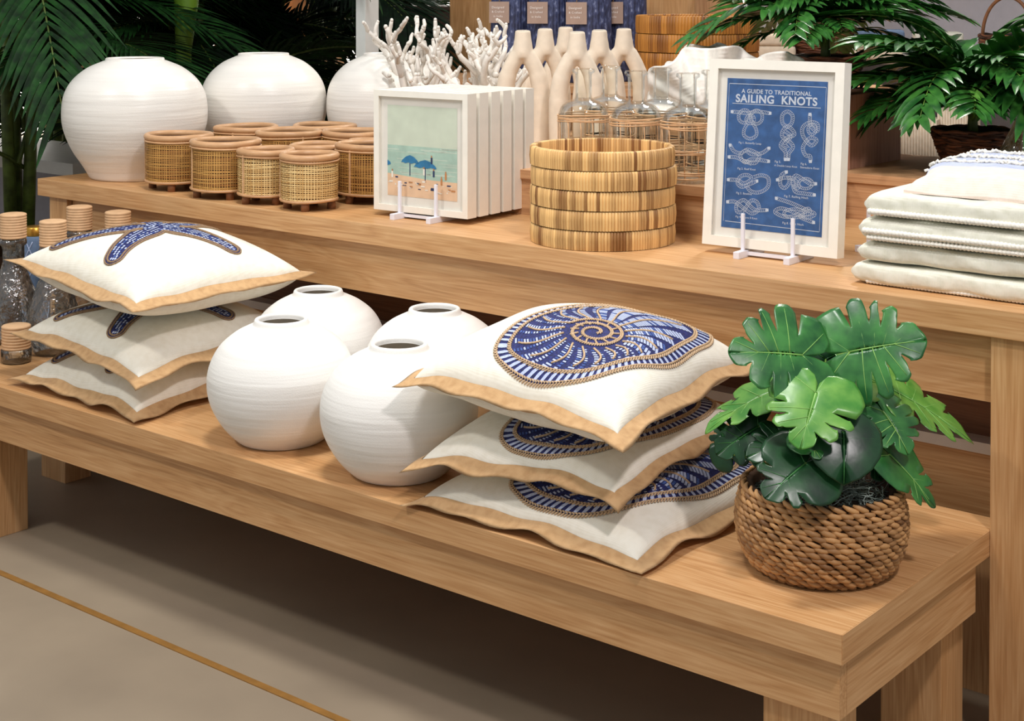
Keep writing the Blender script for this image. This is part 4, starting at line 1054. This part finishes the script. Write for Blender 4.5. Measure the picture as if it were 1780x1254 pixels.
def monstera(par, base, tip, nrm, mat, seed=0, splits=4, size=1.0, droop=.22, wide=1.0, stem_from=None, gap=4.2):
    rnd = random.Random(seed); base = Vector(base)-PZ; tip = Vector(tip)-PZ
    yv = (tip-base); S_ = yv.length*size; yv.normalize(); nv = Vector(nrm); nv = (nv-yv*nv.dot(yv)).normalized(); xv = yv.cross(nv)
    def Rf(ph):
        P_ = [(0, 1.0), (15, .93), (35, .86), (60, .82), (90, .78), (120, .70), (145, .58), (165, .40), (176, .20)]
        d_ = abs(math.degrees(ph))
        for i in range(len(P_)-1):
            if P_[i][0] <= d_ <= P_[i+1][0]:
                f = (d_-P_[i][0])/(P_[i+1][0]-P_[i][0]); f = f*f*(3-2*f); return P_[i][1]+(P_[i+1][1]-P_[i][1])*f
        return .2
    def Tm(ph, f, edge):
        a_ = abs(ph); oy = .66*max(0, 1-a_/math.radians(112)); R_ = Rf(ph)*edge
        x = R_*math.sin(ph)*wide*f; y_ = oy+(R_*math.cos(ph)-oy)*f; r_ = math.hypot(x, y_)
        z = -droop*(r_**2)+.07*abs(math.sin(ph))*f-.05*f*f*abs(math.sin(ph))**3+.018*math.sin(ph*9+seed)*f*f+.03*max(0, -y_)
        return base+(xv*x+yv*y_+nv*z)*S_
    allsp = [22, 44, 68, 94, 122][:splits]
    lobes = []
    for side in (-1, 1):
        sp = sorted(math.radians(a+rnd.uniform(-5, 5)) for a in allsp)
        cuts = [0]+sp+[math.radians(176)]
        for i in range(len(cuts)-1):
            a, b_ = cuts[i], cuts[i+1]; lobes.append((side*a, side*b_, i > 0, i < len(cuts)-2, rnd.uniform(.40, .62), rnd.uniform(.40, .62)))
    m = MB(); NP, NR = 9, 12; gp = math.radians(gap)
    for (a, b_, sa, sb, fa, fb) in lobes:
        vs = []; sg = 1 if b_ > a else -1
        for j in range(NR+1):
            f = j/NR; ga = gp*max(0, (f-fa)/(1-fa))**.55*(.75+.25*f) if sa and f > fa else 0; gb = gp*max(0, (f-fb)/(1-fb))**.55*(.75+.25*f) if sb and f > fb else 0
            for i in range(NP+1):
                t = i/NP; ph = (a+sg*ga)+((b_-sg*gb)-(a+sg*ga))*t; e = 1
                if sa: e -= .10*f**4*max(0, 1-t*3)**2
                if sb: e -= .16*f**4*max(0, t*3-2)**2
                vs.append(Tm(ph, max(f, .001), e))
        m.add(vs, [(j*(NP+1)+i, j*(NP+1)+i+1, (j+1)*(NP+1)+i+1, (j+1)*(NP+1)+i) for j in range(NR) for i in range(NP)])
    lf = m.build('leaf', M[mat], par)
    md = lf.modifiers.new('w', 'WELD'); md.merge_threshold = .0004
    md = lf.modifiers.new('t', 'SOLIDIFY'); md.thickness = .0009; md.offset = -1
    m = MB(); off = nv*S_*.006
    m.tube([base+(yv*q-nv*droop*q*q)*S_+off*.6 for q in (.0, .2, .4, .6, .8, .97)], [.0016, .0014, .0012, .001, .0007, .0004], 5)
    for (a, b_, sa, sb, fa, fb) in lobes:
        mid = (a+b_)/2
        if abs(mid) < .12: continue
        m.tube([Tm(mid, f, 1)+off*.5 for f in (.02, .25, .5, .72, .9)], [.0009, .0008, .0007, .0005, .0003], 4)
    m.build('vein', M['vein'] if mat != 'leaf_dark' else M['leaf'], lf)
    # petiole
    sf = Vector(stem_from) if stem_from else Vector((rnd.uniform(-.02, .02), rnd.uniform(-.02, .02), .10))
    mid = (sf+base)/2+Vector((0, 0, .02+.10*(base-sf).length)); mid.x = sf.x+(base.x-sf.x)*.35; mid.y = sf.y+(base.y-sf.y)*.35
    pts = [(1-t)**2*sf+2*(1-t)*t*mid+t*t*base for t in [k/10 for k in range(11)]]
    MB().tube(pts, [.0034-.0016*k/10 for k in range(11)], 7).build('petiole', M['stem'], par)
toc = -Fw; Z = Vector((0, 0, 1))
def nm(c=.6, u=.6, r=0): return toc*c+Z*u+Rt*r
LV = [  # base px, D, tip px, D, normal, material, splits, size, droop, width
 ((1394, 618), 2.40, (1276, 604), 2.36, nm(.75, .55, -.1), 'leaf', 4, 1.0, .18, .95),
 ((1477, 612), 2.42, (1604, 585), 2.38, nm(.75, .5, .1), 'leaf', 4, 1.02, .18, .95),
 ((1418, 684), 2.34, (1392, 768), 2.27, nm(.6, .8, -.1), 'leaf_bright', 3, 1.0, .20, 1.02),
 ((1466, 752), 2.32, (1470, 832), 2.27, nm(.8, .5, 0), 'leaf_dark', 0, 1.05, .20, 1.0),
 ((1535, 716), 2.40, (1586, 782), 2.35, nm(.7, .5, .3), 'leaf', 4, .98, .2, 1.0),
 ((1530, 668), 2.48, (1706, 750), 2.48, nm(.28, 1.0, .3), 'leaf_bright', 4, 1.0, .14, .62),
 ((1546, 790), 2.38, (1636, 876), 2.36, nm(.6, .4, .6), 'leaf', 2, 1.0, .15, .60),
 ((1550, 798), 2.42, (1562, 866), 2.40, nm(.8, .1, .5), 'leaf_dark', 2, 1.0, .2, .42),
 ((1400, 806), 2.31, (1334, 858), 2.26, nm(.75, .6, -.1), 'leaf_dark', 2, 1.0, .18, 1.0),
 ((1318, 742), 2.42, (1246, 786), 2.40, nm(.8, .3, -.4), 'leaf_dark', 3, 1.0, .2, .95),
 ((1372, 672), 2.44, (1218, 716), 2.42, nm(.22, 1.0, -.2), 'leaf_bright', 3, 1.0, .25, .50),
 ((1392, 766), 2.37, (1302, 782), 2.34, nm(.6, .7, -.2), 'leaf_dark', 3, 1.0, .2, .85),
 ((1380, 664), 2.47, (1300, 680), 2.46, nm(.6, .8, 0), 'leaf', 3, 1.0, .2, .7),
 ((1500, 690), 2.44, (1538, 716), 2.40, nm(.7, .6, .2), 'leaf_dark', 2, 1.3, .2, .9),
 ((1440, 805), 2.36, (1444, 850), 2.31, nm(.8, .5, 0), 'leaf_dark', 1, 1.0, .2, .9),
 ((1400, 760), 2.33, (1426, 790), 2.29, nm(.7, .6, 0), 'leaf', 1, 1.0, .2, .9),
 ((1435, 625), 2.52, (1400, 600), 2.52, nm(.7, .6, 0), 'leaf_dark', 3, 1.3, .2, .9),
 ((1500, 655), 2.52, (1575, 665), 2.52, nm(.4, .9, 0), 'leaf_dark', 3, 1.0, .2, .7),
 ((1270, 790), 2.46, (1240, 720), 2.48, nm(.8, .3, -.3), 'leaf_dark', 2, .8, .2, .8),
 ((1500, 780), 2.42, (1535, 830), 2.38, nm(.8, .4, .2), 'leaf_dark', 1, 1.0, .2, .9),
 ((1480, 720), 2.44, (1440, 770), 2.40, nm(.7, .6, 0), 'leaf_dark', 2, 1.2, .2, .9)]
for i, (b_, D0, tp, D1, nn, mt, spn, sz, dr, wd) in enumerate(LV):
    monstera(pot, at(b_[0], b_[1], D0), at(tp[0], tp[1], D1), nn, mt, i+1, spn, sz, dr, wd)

# ------------------------------------------------------------------ palms
def frond_mesh(L_, pairs, ll, lw, seed, mats, arch=.5, v=.6, start=.14):
    rnd = random.Random(seed); m = MB()
    def C(t): return Vector((L_*(t*.96), 0, L_*(arch*t-1.05*arch*t*t*1.25)))
    m.tube([C(t/12) for t in range(13)], [.0042*L_/.3*(1-.8*t/12)*(.6 if L_ > .6 else .7) for t in range(13)], 5, 1)
    for k in range(pairs):
        t = start+(1-start)*(k+.5)/pairs; p = C(t); d = (C(min(1, t+.02))-C(t-.02)).normalized()
        up = d.cross(Vector((0, 1, 0))).normalized()*-1
        if up.z < 0: up = -up
        for s_ in (-1, 1):
            ln = ll*(.55+.75*math.sin(PI*min(1, t*.9+.08)))*rnd.uniform(.88, 1.08)
            dv = (d*(.55+.35*t)+Vector((0, s_, 0))*(1.0-.35*t)*v*1.5+up*rnd.uniform(.05, .25)).normalized(); sd = dv.cross(up).normalized(); vs = []; K = 5
            for j in range(K+1):
                f = j/K; c = p+dv*ln*f+Vector((0, 0, -1))*ln*.28*f*f; w_ = lw*.5*(math.sin(PI*min(1, (f*.86+.14)))**.7 if f < 1 else .05); fold = up*w_*.45
                vs += [c-sd*w_+fold, c, c+sd*w_+fold]
            m.add(vs, [q for j in range(K) for q in ((j*3, j*3+1, j*3+4, j*3+3), (j*3+1, j*3+2, j*3+5, j*3+4))], 0)
    return m.mesh('frond', mats)
def vine_bowl(o, prof, rows, r, seed):
    rnd = random.Random(seed); m = MB(); H_ = prof[-1][1]
    for j in range(rows):
        z = r+(H_-r)*j/(rows-1); i = next(i for i in range(len(prof)-1) if prof[i][1] <= z <= prof[i+1][1]+1e-6); f = (z-prof[i][1])/(prof[i+1][1]-prof[i][1]); R_ = prof[i][0]+(prof[i+1][0]-prof[i][0])*f
        for s_ in range(2):
            a0 = rnd.uniform(0, 6); ph = rnd.uniform(0, 6)
            pts = [((R_+.0022*math.sin(9*q+ph))*math.cos(q+a0), (R_+.0022*math.sin(9*q+ph))*math.sin(q+a0), max(r, z+.0025*math.sin(7*q+ph*2))) for q in [2*PI*k/72 for k in range(72)]]
            m.tube(pts, r*rnd.uniform(.7, 1.1), 5, closed=True, tint=rnd.random())
    m.build('woven_wall', M['vine'], o, tint=True)
    MB().lathe([(0, .003)]+[(x-.004, z+.002) for x, z in prof]+[(prof[-1][0]-.012, H_-.008), (0, H_-.004)], 40).build('inner_wall', M['soil'], o)
fm = [frond_mesh(.33, 13, .088, .0215, s_, [M['palm'], M['stem']], a, .62) for s_, a in ((1, .75), (2, .45), (3, .95))]
def small_palm(name, loc, label, prof, seed, n=22, zt=.08, scl=1.0, fixed=()):
    rnd = random.Random(seed); o = thing(name, loc, label, 'potted plant'); vine_bowl(o, prof, 15, .0042, seed)
    MB().tube([(0, 0, zt-.03), (0, 0, zt+.06)], [.016, .010], 8).build('stem', M['trunk'], o)
    for k in range(n):
        q = bpy.data.objects.new('frond', fm[k % 3]); COL.objects.link(q); q.parent = o
        q.location = (.008*math.cos(k), .008*math.sin(k), zt+.02+.05*rnd.random())
        q.rotation_euler = (rnd.uniform(-.3, .3), rnd.choice([-1.1, -.85, -.6, -.4, -.2])*rnd.uniform(.6, 1.1), k*2.399+rnd.uniform(-.3, .3)); q.scale = (scl*rnd.uniform(.75, 1.1),)*3
    for (az, el, s_) in fixed:
        q = bpy.data.objects.new('frond', fm[1]); COL.objects.link(q); q.parent = o; q.location = (0, 0, zt+.05); q.rotation_euler = (0, -el, az); q.scale = (s_,)*3
    return o
A0 = YAW  # azimuth of the picture's rightward direction
small_palm('potted_palm', (-1.84, 3.53, 1.046), 'glossy green palm in a brown vine bowl, on the wooden block', [(.070, 0), (.082, .03), (.094, .062), (.099, .078)], 5, 32, .075, 1.0,
    [(A0+PI, -.05, .85), (A0+PI+.3, .25, .9), (A0, .2, .9), (A0-.3, .0, .8), (A0-1.6, .3, .7), (A0+PI-.4, .5, .9)])
small_palm('potted_palm', (-1.444, 3.520, RZ), 'glossy green palm in a dark vine bowl, right of the wooden block', [(.058, 0), (.074, .03), (.088, .065), (.094, .092)], 8, 36, .09, 1.15,
    [(A0+PI, .35, 1.0), (A0+PI-.2, -.15, 1.0), (A0+PI+.35, .1, .95), (A0-.1, .3, 1), (A0-1.2, .4, .9), (A0+.6, .6, 1), (A0-1.7, .2, .8)])
fb = frond_mesh(.33, 11, .088, .0215, 9, [M['leaf_bright'], M['stem']], .5, .62)
q = bpy.data.objects.new('frond', fb); COL.objects.link(q); q.parent = bpy.data.objects['potted_palm.001']; q.location = (0, 0, .15); q.rotation_euler = (0, -.25, A0-1.95); q.scale = (.85,)*3; q['label'] = 'lime green frond'
o = thing('glass_vase', (-1.225, 3.345, RZ), 'olive tinted bubbled glass vase beside the palm bowl, cut by the picture edge', 'vase')
MB().lathe([(0, 0), (.08, 0)]+smooth_prof([(.095, .008), (.094, .03), (.080, .07), (.055, .12), (.030, .17), (.022, .21), (.024, .25)], 5), 48, fn=lambda q, z: 1+.01*math.sin(q*5+z*60)).build('glass_body', M['glass_green'], o)

# big palms standing on the floor beyond the table
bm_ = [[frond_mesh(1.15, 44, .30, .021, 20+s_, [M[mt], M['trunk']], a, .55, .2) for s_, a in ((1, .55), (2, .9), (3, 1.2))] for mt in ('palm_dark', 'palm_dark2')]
def big_palm(loc, label, seed, h, n=15, deep=0):
    rnd = random.Random(seed); o = thing('floor_palm', loc, label, 'palm tree', 0, 'tall dark palms behind the table')
    MB().lathe([(0, 0), (.16, 0), (.20, .30), (.20, .34), (.18, .34), (.18, .30), (0, .30)], 32).build('planter', M['liner'], o)
    for s_ in range(3):
        a = s_*2.1+seed; MB().tube([(.03*math.cos(a), .03*math.sin(a), .3), (.05*math.cos(a), .05*math.sin(a), h*.6), (.07*math.cos(a), .07*math.sin(a), h)], [.026, .022, .016], 8).build('trunk', M['trunk'], o)
    for k in range(n):
        q = bpy.data.objects.new('frond', bm_[deep][k % 3]); COL.objects.link(q); q.parent = o
        zz = h*(.42+.6*rnd.random()); q.location = (.04*math.cos(k*2), .04*math.sin(k*2), zz)
        q.rotation_euler = (rnd.uniform(-.4, .4), rnd.uniform(-.85, .15), k*2.399+rnd.uniform(-.4, .4)); s_ = rnd.uniform(.75, 1.1); q.scale = (s_, s_, s_)
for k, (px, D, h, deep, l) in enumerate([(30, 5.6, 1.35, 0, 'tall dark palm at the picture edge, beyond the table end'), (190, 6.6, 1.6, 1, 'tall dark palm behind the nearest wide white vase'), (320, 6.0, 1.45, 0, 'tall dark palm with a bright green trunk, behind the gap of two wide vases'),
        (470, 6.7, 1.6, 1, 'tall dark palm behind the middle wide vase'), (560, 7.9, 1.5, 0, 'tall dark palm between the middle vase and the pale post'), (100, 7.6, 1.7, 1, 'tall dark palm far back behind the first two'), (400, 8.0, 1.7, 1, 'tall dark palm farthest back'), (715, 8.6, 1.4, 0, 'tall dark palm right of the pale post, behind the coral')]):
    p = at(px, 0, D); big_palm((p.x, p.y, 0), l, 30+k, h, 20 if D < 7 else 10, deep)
p = at(322, 0, 5.5)
o = thing('palm_shoot', (p.x, p.y, 0), 'thick bright green palm stalk rising between the first two wide vases', 'plant stalk')
MB().tube([(0, 0, 0), (0, 0, .9), (-.01, 0, 1.07), (.005, 0, 1.25), (0, 0, 1.55)], [.022, .022, .028, .045, .052], 12).build('stalk', plain('bright_stalk', S(96, 134, 30), .5, .15, 14), o)

# ------------------------------------------------------------------ store behind
p = at(635, 0, 5.2)
o = thing('display_post', (p.x, p.y, 0), 'pale square post rising behind the third wide vase', 'post')
MB().box(-.045, 0, 0, .065, 0, 2.6).build('post', plain('pale_post', S(226, 230, 226), .5, .02), o, smooth=False)
o = thing('display_wall', (-3.28, 4.47, 0), 'tall oak panel behind the blue vases and amber trays', 'display panel')
MB().box(-.68, .66, 0, .05, 0, 2.4).build('panel', M['oak_z'], o, smooth=False)
MB().box(.46, .66, -.012, 0, 0, 2.4).build('edge_board', M['raw_z'], o, smooth=False)
o = thing('grey_crate', (-4.42, 4.72, 0), 'dark grey striped wooden cabinet behind the coral', 'cabinet')
MB().box(-.22, .32, 0, .5, 0, 1.21).build('body', M['grey_wood'], o, smooth=False); MB().box(-.24, .33, -.01, .5, 1.21, 1.225).build('top', M['grey_wood'], o, smooth=False)
# white shelving at the right
o = thing('shelf_unit', (-1.6, 5.2, 0), 'white shelf unit far behind the palms', 'shelf unit')
for z in (.30, .69, 1.04, 1.75): MB().box(-1.22, 1.9, -.35, .30, z, z+.022).build('shelf_board', M['white'], o, smooth=False)
MB().box(-1.22, 1.9, .30, .33, 0, 2.4).build('back_panel', M['greyp'], o, smooth=False)
for x in (-1.24, .5): MB().box(x, x+.02, -.35, .33, 0, 2.4).build('side_panel', M['white'], o, smooth=False)
def on_shelf(px, D, z): p = at(px, 0, D); return (p.x, p.y, z)
for px, D, z, w_, h, d, mt, l in [(1345, 5.2, 1.062, .15, .085, .10, 'beige', 'rolled cream towel on the shelf beside the rattan stack'), (1385, 5.35, 1.062, .11, .12, .10, 'towel', 'pale folded towel bundle on the shelf behind the palm'),
        (1525, 5.1, 1.062, .16, .065, .14, 'beige', 'beige folded cloth on the shelf between the palms'), (1630, 5.2, 1.062, .16, .09, .14, 'towel', 'cream folded cloth behind the second palm')]:
    q = on_shelf(px, D, z); o = thing('folded_cloth', q, l, 'towel', .5)
    MB().box(-w_/2, w_/2, -d/2, d/2, 0, h*.5, bev=.012).build('lower_fold', M[mt], o); MB().box(-w_/2, w_/2, -d/2, d/2, h*.5, h, bev=.012).build('upper_fold', M[mt], o)
q = on_shelf(1528, 5.1, 1.127); o = thing('folded_cloth', q, 'slate blue folded cloth lying on the beige one on the shelf', 'towel', .5)
MB().box(-.08, .08, -.07, .07, 0, .035, bev=.01).build('fold', M['slate'], o)
for px, w_, h, l in [(1600, .13, .16, 'beige ribbed box on the lower shelf, beside the wooden block'), (1668, .12, .19, 'beige ribbed box on the lower shelf, behind the vine bowl')]:
    q = on_shelf(px, 5.0, .712); o = thing('ribbed_box', q, l, 'box', .25); m = MB()
    for k in range(14): m.tube([(-w_/2+w_*(k+.5)/14, -w_/2, 0), (-w_/2+w_*(k+.5)/14, -w_/2, h)], w_/28, 6)
    m.build('front_ribs', M['beige'], o); MB().box(-w_/2, w_/2, -w_/2, w_/2, 0, h).build('body', M['beige'], o, smooth=False)
q = on_shelf(1752, 5.0, 1.062); o = thing('handled_basket', q, 'brown wicker basket with an arched handle on the shelf', 'basket')
vine_bowl(o, [(.07, 0), (.085, .04), (.09, .085)], 11, .0042, 3)
MB().tube([(.085*math.cos(a), 0, .08+.13*math.sin(a)) for a in [PI*k/20 for k in range(21)]], .006, 8).build('handle', M['foot'], o)
q = on_shelf(1430, 5.2, 1.062); o = thing('wicker_basket', q, 'small wicker basket on the shelf behind the first palm', 'basket'); vine_bowl(o, [(.08, 0), (.10, .05), (.105, .10)], 12, .0045, 6)
# shelf at the left
o = thing('low_shelf', (-6.0, 3.62, 0), 'low white shelf at the left beyond the table end', 'shelf')
MB().box(-1.6, .76, 0, .5, .54, .592).build('shelf_board', M['white'], o, smooth=False); MB().box(.70, .75, .05, .45, 0, .54).build('side_panel', M['wall'], o, smooth=False); MB().box(-1.6, .70, .44, .46, 0, .54).build('back_panel', M['greyp'], o, smooth=False)
o = thing('oak_stand', (-5.08, 3.9, 0), 'oak stand beside the low white shelf', 'stand'); MB().box(-.05, .12, 0, .1, 0, .64).build('post', M['oak_z'], o, smooth=False); MB().box(-.1, .3, -.1, .3, .64, .67).build('top', M['oak_x'], o, smooth=False)
# bright displays far back
for k, (px, D, w_, h, l) in enumerate([(150, 8.2, .5, 1.9, 'oak display column far back between the dark palms'), (545, 9.0, .35, 2.2, 'oak display column far back near the pale post'), (420, 8.8, .25, 2.0, 'narrow oak column far back behind the middle palms')]):
    p = at(px, 0, D); o = thing('oak_column', (p.x, p.y, 0), l, 'column'); MB().box(-w_/2, w_/2, -.1, .1, 0, h).build('column', M['oak_z'], o, smooth=False)
